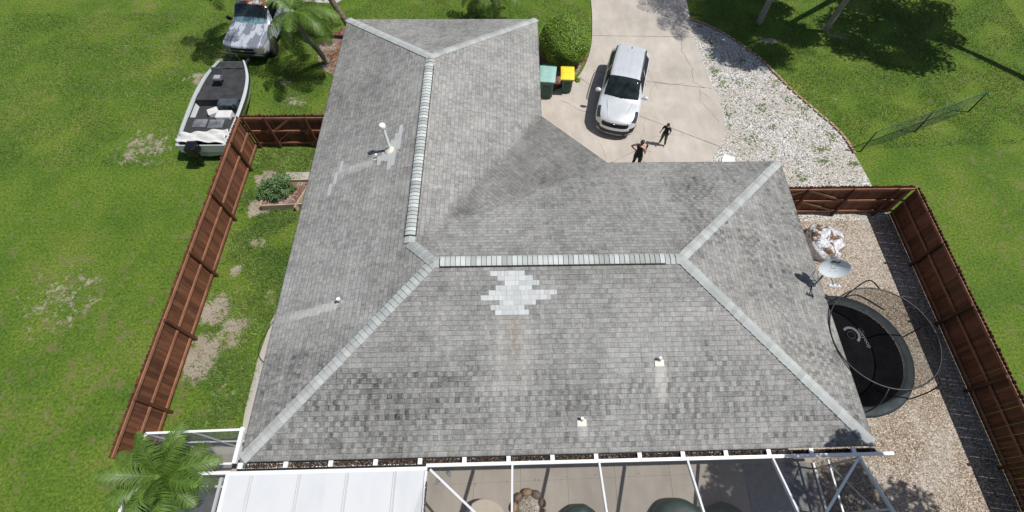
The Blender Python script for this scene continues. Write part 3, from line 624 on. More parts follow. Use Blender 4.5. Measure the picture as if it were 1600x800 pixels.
MB().lathe([(.05, .40), (.60, .41), (.62, .43), (.60, .45), (0, .45)], (0, 0, 0), 48).build('tabletop', M['beigec'], bt, auto=40); MB().lathe([(.22, 0), (.05, .06), (.05, .42)], (0, 0, 0), 20).build('pedestal', M['beigec'], bt, smooth=True); MB().lathe([(.2, .452), (.14, .50), (0, .5)], (0.05, -.1, 0), 24).build('centre_plate', dirty('dark_ceramic', (.07, .07, .075), .4, .1, 5), bt, smooth=True)

# ================================================================== FENCES
def fence(name, label, a, b, inward, posts, braces=(), height=1.83, rails=(.25, .95, 1.70), panelname='picket_panel'):
    """a..b along the ground; pickets on the outer side, rails and posts on the inner side."""
    a, b = Vector((a[0], a[1], 0)), Vector((b[0], b[1], 0)); L = (b-a).length; d = (b-a)/L; n_ = Vector((inward[0], inward[1], 0)); up = Vector((0, 0, 1))
    t = thing(name, label, 'fence', tuple((a+b)/2), world=True); mb = MB(); k = int(L/.146)
    for i in range(k):
        p = a+d*((i+.5)*L/k); wd = L/k*.5*.97; hh = height+random.uniform(-.035, .03); off = -n_*.02*(1 if i % 2 else .96); tl = random.uniform(-.004, .004)
        prof = [(-wd, .03), (wd, .03), (wd+tl, hh-.06), (wd*.55, hh), (-wd*.55, hh), (-wd+tl, hh-.06)]
        F = [p+off+d*x+up*z for x, z in prof]; B = [q-n_*.018 for q in F]
        mb.add(F+B, [tuple(range(6)), tuple(range(11, 5, -1))]+[(j, (j+1) % 6, 6+(j+1) % 6, 6+j) for j in range(6)], col=random.random())
    mb.build(panelname, M['picket'], t)
    for z in rails: MB().bar(a+n_*.02+up*z, b+n_*.02+up*z, .038, .085 if z < 1.6 else .09).build('rail', M['rail'], t)
    for s_ in posts: MB().bar(a+d*s_+n_*.085, a+d*s_+n_*.085+up*(height-.06), .09, .09).build('post', M['picket'], t)
    for (s0, z0, s1, z1) in braces: MB().bar(a+d*s0+n_*.022+up*z0, a+d*s1+n_*.022+up*z1, .03, .085).build('brace', M['rail'], t)
    return t
for v in ('tint',): pass
fence('wooden_fence', 'long reddish brown board fence running beside the left lawn strip', (-3.73, 13.0), (-3.92, .3), (1, 0), (1.3, 3.75, 6.2, 8.65, 11.1), rails=(.22, .95, 1.70))
fence('wooden_gate_fence', 'dark brown board fence with braced gates behind the raised bed', (-3.70, 13.02), (.42, 13.02), (0, -1), (.12, .95, 2.55, 4.0), braces=((1.0, .3, 1.75, .9), (1.75, .95, 1.05, .35), (1.1, 1.0, 1.9, 1.65)), rails=(.25, .95, 1.66))
fence('wooden_gate', 'brown braced board gate between gravel path and pebble yard at the right eave', (16.45, 9.22), (22.3, 9.22), (0, -1), (1.75, 3.5, 5.2), braces=((.5, .95, 1.7, 1.62), (.5, .3, 1.7, .9), (1.85, 1.62, 3.4, .98), (1.85, .9, 3.4, .3)), rails=(.25, .95, 1.66))
fence('side_wooden_fence', 'brown board fence along the far side of the pebble yard', (22.35, 9.2), (22.35, -6), (-1, 0), (2.4, 4.8, 7.2, 9.6, 12))
# green chain link fence by the lawn
CF = thing('chain_link_fence', 'green chain link fence corner between the gravel path and the right lawn', 'fence', (22.3, 12.47, 0), world=True)
gm = dirty('green_coated_metal', (.02, .07, .05), .5, .2, 8)
for q in ((22.3, 12.47), (25.2, 13.6), (28.2, 14.8)): MB().tube([(q[0], q[1], 0), (q[0], q[1], 1.25)], .03, 8).build('post', gm, CF, smooth=True)
MB().tube([(22.3, 12.47, 1.22), (25.2, 13.6, 1.22), (28.2, 14.8, 1.22)], .02, 6).build('top_rail', gm, CF)
cw = MB(); d0 = Vector((5.9, 2.33, 0)); 
for i in range(88):
    f = i/88
    for s_ in (-1, 1):
        x0 = f*1.0; x1 = f+s_*.19
        if 0 <= x1 <= 1: cw.tube([Vector((22.3, 12.47, .03))+d0*x0, Vector((22.3, 12.47, 1.2))+d0*x1], .0022, 3, cap=False)
cw.build('wire_mesh', gm, CF)
# brick edging
BE = MB(); bp = smooth_poly([(x, y, 0) for x, y in ge[:-1]], 5); acc = 0; pts_ = []
for i in range(len(bp)-1):
    L = (bp[i+1]-bp[i]).length; k = max(1, round(L/.26))
    for q in range(k): pts_.append((bp[i].lerp(bp[i+1], (q+.5)/k), (bp[i+1]-bp[i]).normalized()))
BE_o = None
for p, d in pts_:
    BE.box((p.x+random.uniform(-.015, .015), p.y+random.uniform(-.015, .015), .03), (.245, .11, .09), rot=math.atan2(d.y, d.x)+random.uniform(-.06, .06), col=random.random())
n_ = N('terracotta'); at = n_.node('Attribute', attribute_name='tint'); c = n_.mix(at.outputs['Fac'], (.30, .17, .11), (.40, .30, .23)); M['terra'] = n_.out(n_.mul(c, n_.lin(n_.noise(9, 4), .3, .7, .7, 1.2)), .85)
tag(BE.build("brick_edging", M["terra"], bevel=.012), "curved row of terracotta edging bricks between gravel and right lawn", "edging")

# ================================================================== VEGETATION
def leafmat(name, c1, c2, rough=.5, tr=.0):
    n = N(name); a = n.node('Attribute', attribute_name='tint'); c = n.mix(a.outputs['Fac'], c1, c2); c = n.mul(c, n.lin(n.noise(1.6, 3), .3, .7, .75, 1.25))
    return n.out(c, rough, spec=.4)
M['frond'] = leafmat('palm_leaf', (.045, .105, .012), (.13, .20, .03)); M['leaf'] = leafmat('bush_leaf', (.04, .11, .008), (.20, .30, .03)); M['veg'] = leafmat('garden_leaf', (.04, .10, .03), (.12, .20, .07)); M['oak'] = leafmat('oak_leaf', (.025, .07, .015), (.07, .13, .03))
M['spear'] = leafmat('spiky_leaf', (.03, .075, .02), (.10, .16, .055)); M['old'] = leafmat('old_frond', (.16, .14, .04), (.26, .21, .09))
def bark(name, col, ring=18):
    n = N(name); p = n.geo(); z = n.xyz(p)[2]; r = n.math('SINE', n.math('MULTIPLY', z, ring*6.28)); f = n.lin(n.noise(5, 4, .7, mp=(1, 1, .5)), .3, .7, .65, 1.25); f = n.math('MULTIPLY', f, n.lin(r, -1, 1, .88, 1.06)); return n.out(n.mul(col, f), .85, n.bump(r, .3, .01))
M['pbark'] = bark('palm_trunk', (.30, .265, .22), 8); M['rbark'] = bark('rough_trunk', (.19, .145, .11), 5); M['tbark'] = bark('tree_bark', (.26, .23, .20), .4); M['shaft'] = dirty('crownshaft', (.22, .27, .14), .5, .15, 4)
def mesh_np(name, V, F, mat, parent, tint=None, off=(0, 0, 0), smooth=False):
    """V (n,3) vertices, F (m,4) or (m,3) faces"""
    V = np.asarray(V, np.float32)-np.array(off, np.float32); me = bpy.data.meshes.new(name); m_, k = F.shape
    me.vertices.add(len(V)); me.vertices.foreach_set('co', V.ravel()); me.loops.add(m_*k); me.loops.foreach_set('vertex_index', F.ravel().astype(np.int32))
    me.polygons.add(m_); me.polygons.foreach_set('loop_start', np.arange(0, m_*k, k, dtype=np.int32)); me.update(calc_edges=True); me.materials.append(mat)
    if tint is not None: me.attributes.new('tint', 'FLOAT', 'FACE').data.foreach_set('value', np.asarray(tint, np.float32))
    o = bpy.data.objects.new(name, me); SC.collection.objects.link(o); o.parent = parent; me.validate(); return o
def frond(V, F, T, c, az, el, L, droop, leaf=.42, n=34, wd=.014, tw=0, old=0.):
    """append one feather leaf"""
    c = np.array(c, float); h = np.array([math.cos(az), math.sin(az), 0]); sd = np.array([-math.sin(az), math.cos(az), 0]); up = np.array([0, 0, 1.])
    pts = []; p = c.copy(); e = el
    for i in range(n+1):
        pts.append(p.copy()); d = h*math.cos(e)+up*math.sin(e); p = p+d*L/n; e -= droop/n*(.5+i/n)
    pts = np.array(pts)
    for i in range(n):   # midrib
        b = len(V); w_ = .018*(1-i/n)+.004
        V += [pts[i]-sd*w_, pts[i]+sd*w_, pts[i+1]+sd*w_, pts[i+1]-sd*w_]; F.append((b, b+1, b+2, b+3)); T.append(.9+old)
    for i in range(3, n):
        t = i/n; ll = leaf*(math.sin(math.pi*min(1, t*.92+.12))**.6)*random.uniform(.85, 1.1); d = pts[i]-pts[i-1]; d /= np.linalg.norm(d)
        for s_ in (-1, 1):
            for rep in (0, .5):
                q0 = pts[i]-d*L/n*rep; out = sd*s_*math.cos(.35)+d*random.uniform(.45, .8); out /= np.linalg.norm(out); q1 = q0+out*ll*.5+up*.02; q2 = q0+out*ll*.95-up*ll*random.uniform(.35, .6); wv = d*wd
                b = len(V); V += [q0-wv*.6, q0+wv*.6, q1+wv, q1-wv, q2+wv*.15, q2-wv*.15]; tt = random.random()*.8+old
                F.append((b, b+1, b+2, b+3)); F.append((b+3, b+2, b+4, b+5)); T += [tt, tt]
def palm(name, label, base, pts, r0, r1, nf, L, bark_, el=(.0, 1.1), leaf=.42, shaft=True, group=None, azs=None, droop=(1.3, 2.1), n=34, old=2):
    t = thing(name, label, 'palm tree', base, world=True, group=group); P = smooth_poly([base]+pts, 5); k = len(P)
    MB().tube(P, [r0+(r1-r0)*min(1, (i/k)**.5) for i in range(k)], 14).build('trunk', bark_, t, smooth=True)
    top = P[-1]; d = (P[-1]-P[-2]).normalized()
    if shaft: MB().tube([top, top+d*.2, top+d*.55], [r1*1.05, r1*1.25, r1*.6], 12).build('crownshaft', M['shaft'], t, smooth=True); top = top+d*.5
    V, F, T = [], [], []
    for i in range(nf):
        a = azs[i] if azs else i*2.399+random.uniform(-.2, .2); e = el[0]+(el[1]-el[0])*((i+.5)/nf); frond(V, F, T, top, a, e, L*random.uniform(.85, 1.08), random.uniform(*droop), leaf, n)
    mesh_np('crown', V, np.array(F), M['frond'], t, T, base)
    if old:
        V, F, T = [], [], []
        for i in range(old): frond(V, F, T, top-d*.3, random.uniform(0, 6.3), -.9, L*.7, .6, leaf*.6, n)
        mesh_np('dead_frond', V, np.array(F), M['old'], t, T, base)
    return t
palm('palm_tree', 'leaning grey trunked palm rooted in the red mulch beside the white pickup', (-1.72, 18.26, 0), [(-1.80, 17.95, 1.0), (-1.82, 17.4, 2.1), (-1.75, 17.1, 3.1)], .15, .10, 15, 2.1, M['pbark'], el=(-.45, 1.0), leaf=.5, old=1, azs=[math.radians(a) for a in (-128, 12, -12, 45, -150, 75, 30, 100, 0, -35, 130, -80, 60, 160, 110)])
palm('palm_tree', 'palm with dark rough trunk by the back left corner of the roof', (-.62, 20.0, 0), [(-.85, 20.0, 1.0), (-1.2, 20.0, 2.2), (-1.5, 20.05, 3.7)], .16, .13, 14, 2.5, M['rbark'], el=(-.5, 1.0), leaf=.5, old=2)
palm('palm_tree', 'palm arching over the white pickup from behind it', (-3.9, 23.6, 0), [(-4.1, 22.6, 1.7), (-4.7, 20.9, 3.2), (-5.3, 19.7, 3.9)], .14, .10, 12, 1.9, M['pbark'], el=(-.7, .8), leaf=.5, old=1)
palm('palm_tree', 'low palm standing on the lawn behind the back eave', (6.3, 21.3, 0), [(6.2, 21.35, .9), (6.1, 21.5, 1.9)], .11, .08, 13, 1.9, M['rbark'], el=(-.5, .9), leaf=.45, shaft=False, old=2)
palm('palm_tree', 'tall straight palm trunk on the right lawn, nearest the driveway', (19.9, 21.1, 0), [(19.98, 21.1, 2), (20.3, 21.2, 5), (20.6, 21.3, 7.6)], .17, .13, 18, 3.1, M['pbark'], leaf=.7, n=24, old=0)
palm('palm_tree', 'tall pale palm trunk on the right lawn, farthest from the driveway', (23.2, 20.5, 0), [(23.38, 20.45, 2), (23.75, 20.1, 5), (24.1, 19.4, 8.0)], .15, .12, 22, 3.2, M['pbark'], leaf=.75, n=24, old=0)
palm('palm_tree', 'palm beside the top of the driveway casting a fringed shadow', (20.6, 24.8, 0), [(20.4, 24.4, 3), (20.0, 23.6, 7.5)], .17, .13, 20, 2.9, M['pbark'], leaf=.7, n=24, old=0)
# spiky palm in front of the side screen room
random.seed(21)
palm('palm_tree', 'bushy dark green palm hanging over the corner of the side screen room', (-3.3, -.9, 0), [(-2.9, -.8, 1.4), (-1.65, -.35, 2.9)], .12, .10, 20, 1.45, M['spear'] and M['rbark'], el=(-.35, 1.2), leaf=.38, shaft=False, old=0, droop=(.7, 1.4), n=30)
def leafball(V, F, T, c, r, n, size, shell=.6, squash=1.0, up=.5, bias=1.0, lump=1.0):
    u = rng.normal(size=(n, 3)); u /= np.linalg.norm(u, axis=1)[:, None]; rad = (shell+(1-shell)*rng.random(n)**.5)
    nz = 1+lump*.10*np.sin(u[:, 0]*5+c[0]*3)*np.sin(u[:, 1]*6+c[1])+lump*.08*np.sin(u[:, 2]*9+u[:, 0]*7)
    P = np.array(c)+u*(rad*nz*r)[:, None]*np.array([1, 1, squash]); nn = u+rng.normal(size=(n, 3))*.55+np.array([0, 0, up]); nn /= np.linalg.norm(nn, axis=1)[:, None]
    a = np.cross(nn, rng.normal(size=(n, 3))); a /= np.linalg.norm(a, axis=1)[:, None]; b = np.cross(nn, a); s_ = size*rng.uniform(.6, 1.3, n)[:, None]
    q = np.stack([P-a*s_, P-b*s_*.55, P+a*s_, P+b*s_*.55], 1).reshape(-1, 3); base = sum(len(x) for x in V)
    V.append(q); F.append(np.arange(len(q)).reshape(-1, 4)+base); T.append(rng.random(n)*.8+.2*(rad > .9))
def tree(name, label, base, crown, clumps, r, size=.12, n=700, mat='oak', cat='tree', trunk_r=.22, extra=()):
    t = thing(name, label, cat, base, world=True); mb = MB(); top = Vector(crown)-Vector((0, 0, r*.5)); b = Vector(base)
    mb.tube(smooth_poly([b, b.lerp(top, .5)+Vector((.2, .1, 0)), top], 5), [trunk_r*(1-.5*i/10) for i in range(11)], 12)
    V, F, T = [], [], []
    for i in range(clumps):
        a = random.uniform(0, 6.3); rr = r*random.random()**.5; c = (crown[0]+rr*math.cos(a), crown[1]+rr*math.sin(a), crown[2]+random.uniform(-.4, .5)*r*.7)
        mb.tube([top-Vector((0, 0, .3)), top.lerp(Vector(c), .5)+Vector((0, 0, .1)), c], [trunk_r*.4, trunk_r*.22, .02], 6); leafball(V, F, T, c, random.uniform(.55, .95)*r*.42, n, size, .25)
    for x, y, z, q in extra: leafball(V, F, T, (x, y, z), q, 420, size, .2); mb.tube([top, (x, y, z)], [.05, .02], 5)
    mb.build('trunk', M['tbark'], t, smooth=True); mesh_np('crown', np.concatenate(V), np.concatenate(F), M[mat], t, np.concatenate(T), base); return t
random.seed(5)
tree('oak_tree', 'tree shading the far right lawn', (32.5, 16.5, 0), (30.9, 20.7, 8.5), 30, 3.2)
tree('oak_tree', 'leafy tree standing at the far end of the right lawn', (27.0, 24.9, 0), (24.3, 19.7, 9.0), 30, 2.6)
tree('oak_tree', 'tree whose leafy shadow falls on the front right roof corner and deck', (22.0, -4.2, 0), (19.5, -2.75, 8.2), 26, 2.05, n=520, size=.10, extra=((18.75, -.55, 7.7, .42), (18.95, -.35, 7.9, .38), (18.3, -1.1, 7.8, .55), (19.6, -.7, 8.0, .35), (17.2, -1.6, 7.8, .45), (17.6, -.9, 7.8, .5), (21.4, -1.4, 8, .75), (22.3, -2.1, 8, .8), (20.7, -1.6, 8.1, .7), (23.2, -2.0, 8, .8), (21.9, -1.2, 8.1, .5)))
# round clipped bush
B = thing('round_bush', 'big round clipped green bush between the bins and the driveway', 'bush', (9.62, 18.35, 0), world=True)
V, F, T = [], [], []; c0 = (9.62, 18.35, 1.10); leafball(V, F, T, c0, 1.2, 34000, .032, .86, .95, .4, lump=.3)
mesh_np('foliage', np.concatenate(V), np.concatenate(F), M['leaf'], B, np.concatenate(T), B.location)
mb = MB(); mb.tube([(9.62, 18.35, 0), (9.62, 18.35, .6)], [.09, .06], 8)
for i in range(26):
    a = i*2.4; z = random.uniform(-.8, .9); q = math.sqrt(1-z*z*.8); mb.tube([(9.62, 18.35, .5), (9.62+q*math.cos(a)*1.05, 18.35+q*math.sin(a)*1.05, 1.1+z)], [.03, .008], 5)
mb.build('stem', M['rbark'], B)
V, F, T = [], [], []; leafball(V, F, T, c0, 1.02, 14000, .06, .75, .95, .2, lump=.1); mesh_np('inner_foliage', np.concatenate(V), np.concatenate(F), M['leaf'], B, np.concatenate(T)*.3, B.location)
for (x, y, r, lb) in ((5.3, 20.55, .32, 'small dark shrub on the lawn just behind the back eave'), (10.2, 16.9, .12, 'tiny weed clump at the driveway edge beside the round bush')):
    V, F, T = [], [], []; leafball(V, F, T, (x, y, r*.7), r, 900, .035, .3, .7); tag(mesh_np('small_shrub', np.concatenate(V)-np.array((x, y, 0)), np.concatenate(F), M['leaf'], None, np.concatenate(T)), lb, 'shrub').location = (x, y, 0)
# raised bed with shrub
RB = thing('raised_bed', 'rectangular plank raised garden bed filled with mulch by the left eave', 'garden bed', (-2.0, 10.3, 0), world=True)
for a, b in (((-2.75, 9.72, .16), (-1.15, 9.80, .16)), ((-1.42, 9.62, .16), (-1.02, 10.95, .16)), ((-2.75, 10.95, .16), (-1.05, 11.0, .16)), ((-2.75, 9.7, .16), (-2.8, 10.95, .16))):
    MB().bar(a, b, .045, .32).build('plank', M['plank'], RB, bevel=.006)
MB().prism([(-2.73, 9.76), (-1.40, 9.80), (-1.08, 10.92), (-2.75, 10.92)], .05, .24).build('mulch_fill', M['mulch'], RB)
SH = thing('leafy_shrub', 'loose green leafy shrub growing in the raised garden bed', 'shrub', (-2.2, 10.45, .24), world=True)
V, F, T = [], [], []; mb = MB(); random.seed(11)
for i in range(26):
    a = i*2.4; rr = .62*math.sqrt((i+.5)/26); c = (-2.25+rr*math.cos(a)*1.1, 10.45+rr*math.sin(a)*.85, .62-.25*(rr/.6)+random.uniform(-.1, .18)); mb.tube([(-2.2, 10.45, .2), c], [.018, .005], 5); leafball(V, F, T, c, random.uniform(.13, .22), 110, .042, .2)
mb.build('stem', M['rbark'], SH); mesh_np('foliage', np.concatenate(V), np.concatenate(F), M['veg'], SH, np.concatenate(T), SH.location)
# grass blades and weeds
def inpoly(P, poly):
    x, y = P[:, 0], P[:, 1]; r = np.zeros(len(P), bool); n = len(poly); j = n-1
    for i in range(n):
        xi, yi = poly[i]; xj, yj = poly[j]; c = ((yi > y) != (yj > y)) & (x < (xj-xi)*(y-yi)/((yj-yi) or 1e-9)+xi); r ^= c; j = i
    return r
def blades(name, label, polys, count, size, mat, cat='grass', clump=None, h=1.0):
    out = []
    for poly in polys:
        xs_, ys_ = [p[0] for p in poly], [p[1] for p in poly]; ar = (max(xs_)-min(xs_))*(max(ys_)-min(ys_)); k = int(count*ar)
        P = np.stack([rng.uniform(min(xs_), max(xs_), k), rng.uniform(min(ys_), max(ys_), k)], 1); out.append(P[inpoly(P, poly)])
    P = np.concatenate(out)
    f = np.sin(P[:, 0]*2.1+1.3*np.sin(P[:, 1]*1.7))+np.sin(P[:, 1]*2.7+1.1*np.sin(P[:, 0]*2.3))+rng.normal(size=len(P))*.5
    P = P[f > (-.9 if clump is None else clump)]
    for (sx, sy, rx, ry, st) in SPOTS:
        d = ((P[:, 0]-sx)/rx)**2+((P[:, 1]-sy)/ry)**2; P = P[(d > .8*st) | (rng.random(len(P)) < .12)]
    n = len(P); a = rng.uniform(0, 6.28, n); s_ = size*rng.uniform(.5, 1.5, n); lean = rng.normal(size=(n, 2))*s_[:, None]*1.0; wv = np.stack([np.cos(a), np.sin(a)], 1)*(s_*.22)[:, None]; z = np.full(n, .0)
    A = np.column_stack([P-wv, z]); B_ = np.column_stack([P+wv, z]); Cc = np.column_stack([P+lean, s_*h]); Vv = np.stack([A, B_, Cc], 1).reshape(-1, 3)
    t_ = .5+.25*np.sin(P[:, 0]*1.3+P[:, 1]*.9)+rng.normal(size=n)*.25
    return tag(mesh_np(name, Vv, np.arange(3*n).reshape(-1, 3), mat, None, t_), label, cat, kind='stuff')
M['blade'] = leafmat('grass_blade', (.048, .105, .016), (.15, .22, .04), .6)
blades('grass_tufts', 'thick weedy green grass between the left fence and the house', [[(-3.7, .9), (-1.5, .9), (-1.2, 6), (-.9, 7), (-.9, 12.9), (-3.65, 12.9)]], 1500, .06, M['blade'], clump=-.5)
blades('grass_tufts', 'mown lawn grass around the back and right of the driveway', [[(16.5, 21.6), (18.4, 19.9), (19.5, 18.4), (20.3, 16.5), (21.1, 15.1), (21.9, 13.6), (22.2, 12.6), (34, 13), (34, 24), (16.5, 24)], [(-4, 13.1), (.3, 13.1), (.3, 18), (11, 18.9), (11.2, 24), (-4, 22.8)], [(-20, 12), (-4, 12), (-4, 22), (-20, 22)]], 420, .05, M['blade'])
wp = [[(15.6, 9.5), (22, 9.5), (22, 12), (20, 16.5), (18.2, 19.7), (16.4, 21.2), (16.7, 16), (16.6, 13.6)]]
P = []
for (x, y, r, k) in ((17.15, 19.9, .35, 160), (16.75, 17.9, .3, 120), (16.85, 16.6, .3, 120), (16.85, 15.4, .3, 140), (16.95, 14.5, .3, 140), (18.7, 15.4, .35, 200), (17.5, 13.3, .35, 160), (20.5, 12.6, .4, 200), (20.3, 11.9, .35, 160), (19.4, 11.1, .3, 110), (18.9, 13.9, .2, 60), (18.5, 18.2, .4, 130),
                     (17.4, 18.4, .4, 120), (20.4, 14.6, .4, 140), (19.9, 15.9, .4, 120), (21.2, 13.2, .35, 140), (19.6, 16.9, .3, 90), (18.1, 17.2, .5, 100), (16.9, 20.9, .3, 120), (20.8, 10.5, .35, 120), (21.6, 10.9, .35, 140), (21.9, 11.8, .3, 160), (16.75, 13.5, .2, 70)):
    P.append(np.array([x, y])+rng.normal(size=(k//5, 2))*r*.45*np.array([1., rng.uniform(.5, 1.6)])+rng.normal(size=(1, 2))*.2)
P = np.concatenate(P+[np.stack([rng.uniform(16.6, 22, 700), rng.uniform(9.6, 21, 700)], 1)]); P = P[inpoly(P, [(16.75, 13), (16.4, 9.4), (22.2, 9.4), (21.95, 12.5), (20.9, 15), (20.1, 16.5), (19.3, 18.3), (18.4, 19.6), (16.5, 21.3), (16.75, 17), (16.85, 15)])]
n = len(P); Vv = []
for i in range(3):
    a = rng.uniform(0, 6.28, n); s_ = rng.uniform(.02, .055, n); dv_ = np.stack([np.cos(a), np.sin(a)], 1); pv = np.stack([-np.sin(a), np.cos(a)], 1); c_ = P+rng.normal(size=(n, 2))*.03
    Vv.append(np.stack([np.column_stack([c_-pv*s_[:, None]*.5, np.full(n, .015)]), np.column_stack([c_+pv*s_[:, None]*.5, np.full(n, .015)]), np.column_stack([c_+dv_*s_[:, None]*1.6, s_*.9])], 1).reshape(-1, 3))
Vv = np.concatenate(Vv); tag(mesh_np('gravel_weeds', Vv, np.arange(len(Vv)).reshape(-1, 3), M['blade'], None, rng.random(len(Vv)//3)), 'small green weeds sprouting through the white gravel', 'weeds', kind='stuff')

# ================================================================== VEHICLES
def catm(P, m):
    P = np.asarray(P, float); k = len(P); out = []
    for i in range(k-1):
        p0, p1, p2, p3 = P[max(i-1, 0)], P[i], P[i+1], P[min(i+2, k-1)]
        for q in range(m):
            t = q/m; out.append(.5*((2*p1)+(p2-p0)*t+(2*p0-5*p1+4*p2-p3)*t*t+(3*p1-3*p2+p3-p0)*t**3))
    out.append(P[-1]); return np.array(out)
def carbody(root, stations, bow, region, mats, wheels, wr, ms=8, mq=5, well=.70, bulge=.05, SPL=2.72, nose=.0):
    S_ = np.array([s for s, _ in stations], float); Pf = np.array([p for _, p in stations], float)    # (k, q, 2)
    Sd = catm(S_[:, None], ms)[:, 0]; Sd = np.maximum.accumulate(Sd); Pd = np.stack([catm(Pf[:, j], ms) for j in range(Pf.shape[1])], 1); Pd = np.stack([catm(Pd[i], mq) for i in range(len(Sd))], 0)
    nq = Pd.shape[1]; parts = {}
    def getp(nm): return parts.setdefault(nm, MB())
    G_ = np.zeros((len(Sd), nq, 3))
    for i, s in enumerate(Sd):
        for j in range(nq):
            y, z = Pd[i, j]; q = j/mq
            for w_ in wheels:
                dd = math.hypot(s-w_, z-wr)
                if q < 3.0 and dd < wr*1.16: y = well
            G_[i, j] = (y, s+bow(y)*math.exp(-max(0, s-.05)/.45)-nose*max(0, (.85-z)/.6)*math.exp(-s/.22), z)
    for side in (1, -1):
        for i in range(len(Sd)-1):
            for j in range(nq-1):
                s = (Sd[i]+Sd[i+1])/2; q = (j+.5)/mq; c = (G_[i, j]+G_[i+1, j+1])/2
                nm = region(s, q, c[0], c[2], 'side'); nm = (nm, side) if nm in ('side_window', 'headlight', 'fog_light') else (nm, 0)
                if nm[0] == 'side_window': nm = (nm[0], side*(1 if s < SPL else 2))
                f = [G_[i, j], G_[i, j+1], G_[i+1, j+1], G_[i+1, j]]; f = [(v[0]*side, v[1], v[2]) for v in f]; fc = (0, 1, 2, 3) if side < 0 else (3, 2, 1, 0)
                getp(nm).add(f, [fc])
    for e, (row, sg) in enumerate(((G_[0], 1), (G_[-1], -1))):    # end caps as grids
        a = row[:, 0]; z = row[:, 2]; K = 40; zs = np.linspace(z[0], z[-1], 26)
        o_ = np.argsort(z); W_ = np.interp(zs, z[o_], a[o_]); W_[-1] = a[-int(mq*2)] if False else W_[-1]
        hw = []
        for zz in zs:
            cand = [a[k] for k in range(len(z)-1) if (z[k]-zz)*(z[k+1]-zz) <= 0]; hw.append(max(cand) if cand else a[-1])
        for i in range(25):
            for k in range(K):
                V = []
                for ii, kk in ((i, k), (i, k+1), (i+1, k+1), (i+1, k)):
                    y = hw[ii]*(-1+2*kk/K); t = (zs[ii]-zs[0])/(zs[-1]-zs[0]); yy = (Sd[0]+bow(y)) if sg > 0 else Sd[-1]; V.append((y, yy-(nose*max(0, (.85-zs[ii])/.6) if sg > 0 else 0)-sg*bulge*math.sin(math.pi*t)**.7*(1-(kk/K*2-1)**8), zs[ii]))
                c = sum((Vector(v) for v in V), Vector())/4
                nm = region(0, 0, abs(c.x), c.z, 'front' if sg > 0 else 'back'); nm = (nm, (1 if c.x > 0 else -1) if nm in ('headlight', 'fog_light', 'tail_light') else 0); getp(nm).add(V, [(0, 1, 2, 3) if sg > 0 else (3, 2, 1, 0)])
    for (nm, _), mb in parts.items():
        o = mb.build(nm, mats[nm], root)
        bm = bmesh.new(); bm.from_mesh(o.data); bmesh.ops.remove_doubles(bm, verts=bm.verts, dist=.0008); bm.to_mesh(o.data); bm.free(); o.data.polygons.foreach_set('use_smooth', [True]*len(o.data.polygons)); o.data.set_sharp_from_angle(angle=math.radians(38))
def wheel(root, x, y, r, side):
    R90 = Matrix.Rotation(math.pi/2, 3, 'Y'); t = MB(); t.lathe([(r*.62, -.10), (r*.9, -.115), (r, -.08), (r, .08), (r*.9, .115), (r*.62, .10)], (x, y, r), 32, M=R90); w_ = t.build('wheel', M['rubber'], root, auto=40)
    rm = MB(); rm.lathe([(0, .05), (r*.15, .07), (r*.2, .05), (r*.55, .06), (r*.66, .10), (r*.66, .0)], (x, y, r), 28, M=R90 if side > 0 else Matrix.Rotation(-math.pi/2, 3, 'Y')); 
    for k in range(5):
        a = k*2*math.pi/5; rm.bar((x+side*.09, y, r), (x+side*.09, y+math.cos(a)*r*.6, r+math.sin(a)*r*.6), .05, .02)
    rm.build('rim', M['rim'], w_, auto=40)
def carpaint(name, col, metal, rough, coat=1.):
    n = N(name); f = n.lin(n.noise(2, 4), .3, .7, .94, 1.05); return n.out(n.mul(col, f), n.lin(n.noise(3, 4), .3, .7, rough-.03, rough+.06), metal=metal, Coat_Weight=coat, Coat_Roughness=.06)
M['silver'] = carpaint('silver_paint', (.60, .625, .65), .22, .32)
def autoglass():
    n = N('car_glass'); return n.out(n.mul((.012, .018, .020), n.lin(n.noise(3, 3), .3, .7, .5, 2.0)), .07, spec=.2)
M['aglass'] = autoglass(); M['aglass'].node_tree.nodes['Principled BSDF'].inputs['IOR'].default_value = 1.45; M['sglass'] = dirty('tinted_side_glass', (.012, .015, .017), .12, .2, 3, spec=.1); M['sglass'].node_tree.nodes['Principled BSDF'].inputs['IOR'].default_value = 1.1; M['lamp'] = dirty('dark_clear_lamp', (.035, .042, .05), .12, .6, 16, spec=.8); M['blk2'] = dirty('gloss_black', (.008, .008, .009), .25, .3, 12)
suv = thing('parked_car', 'silver suv parked on the concrete driveway facing the house', 'car', (11.5, 13.42, .05), -.268)
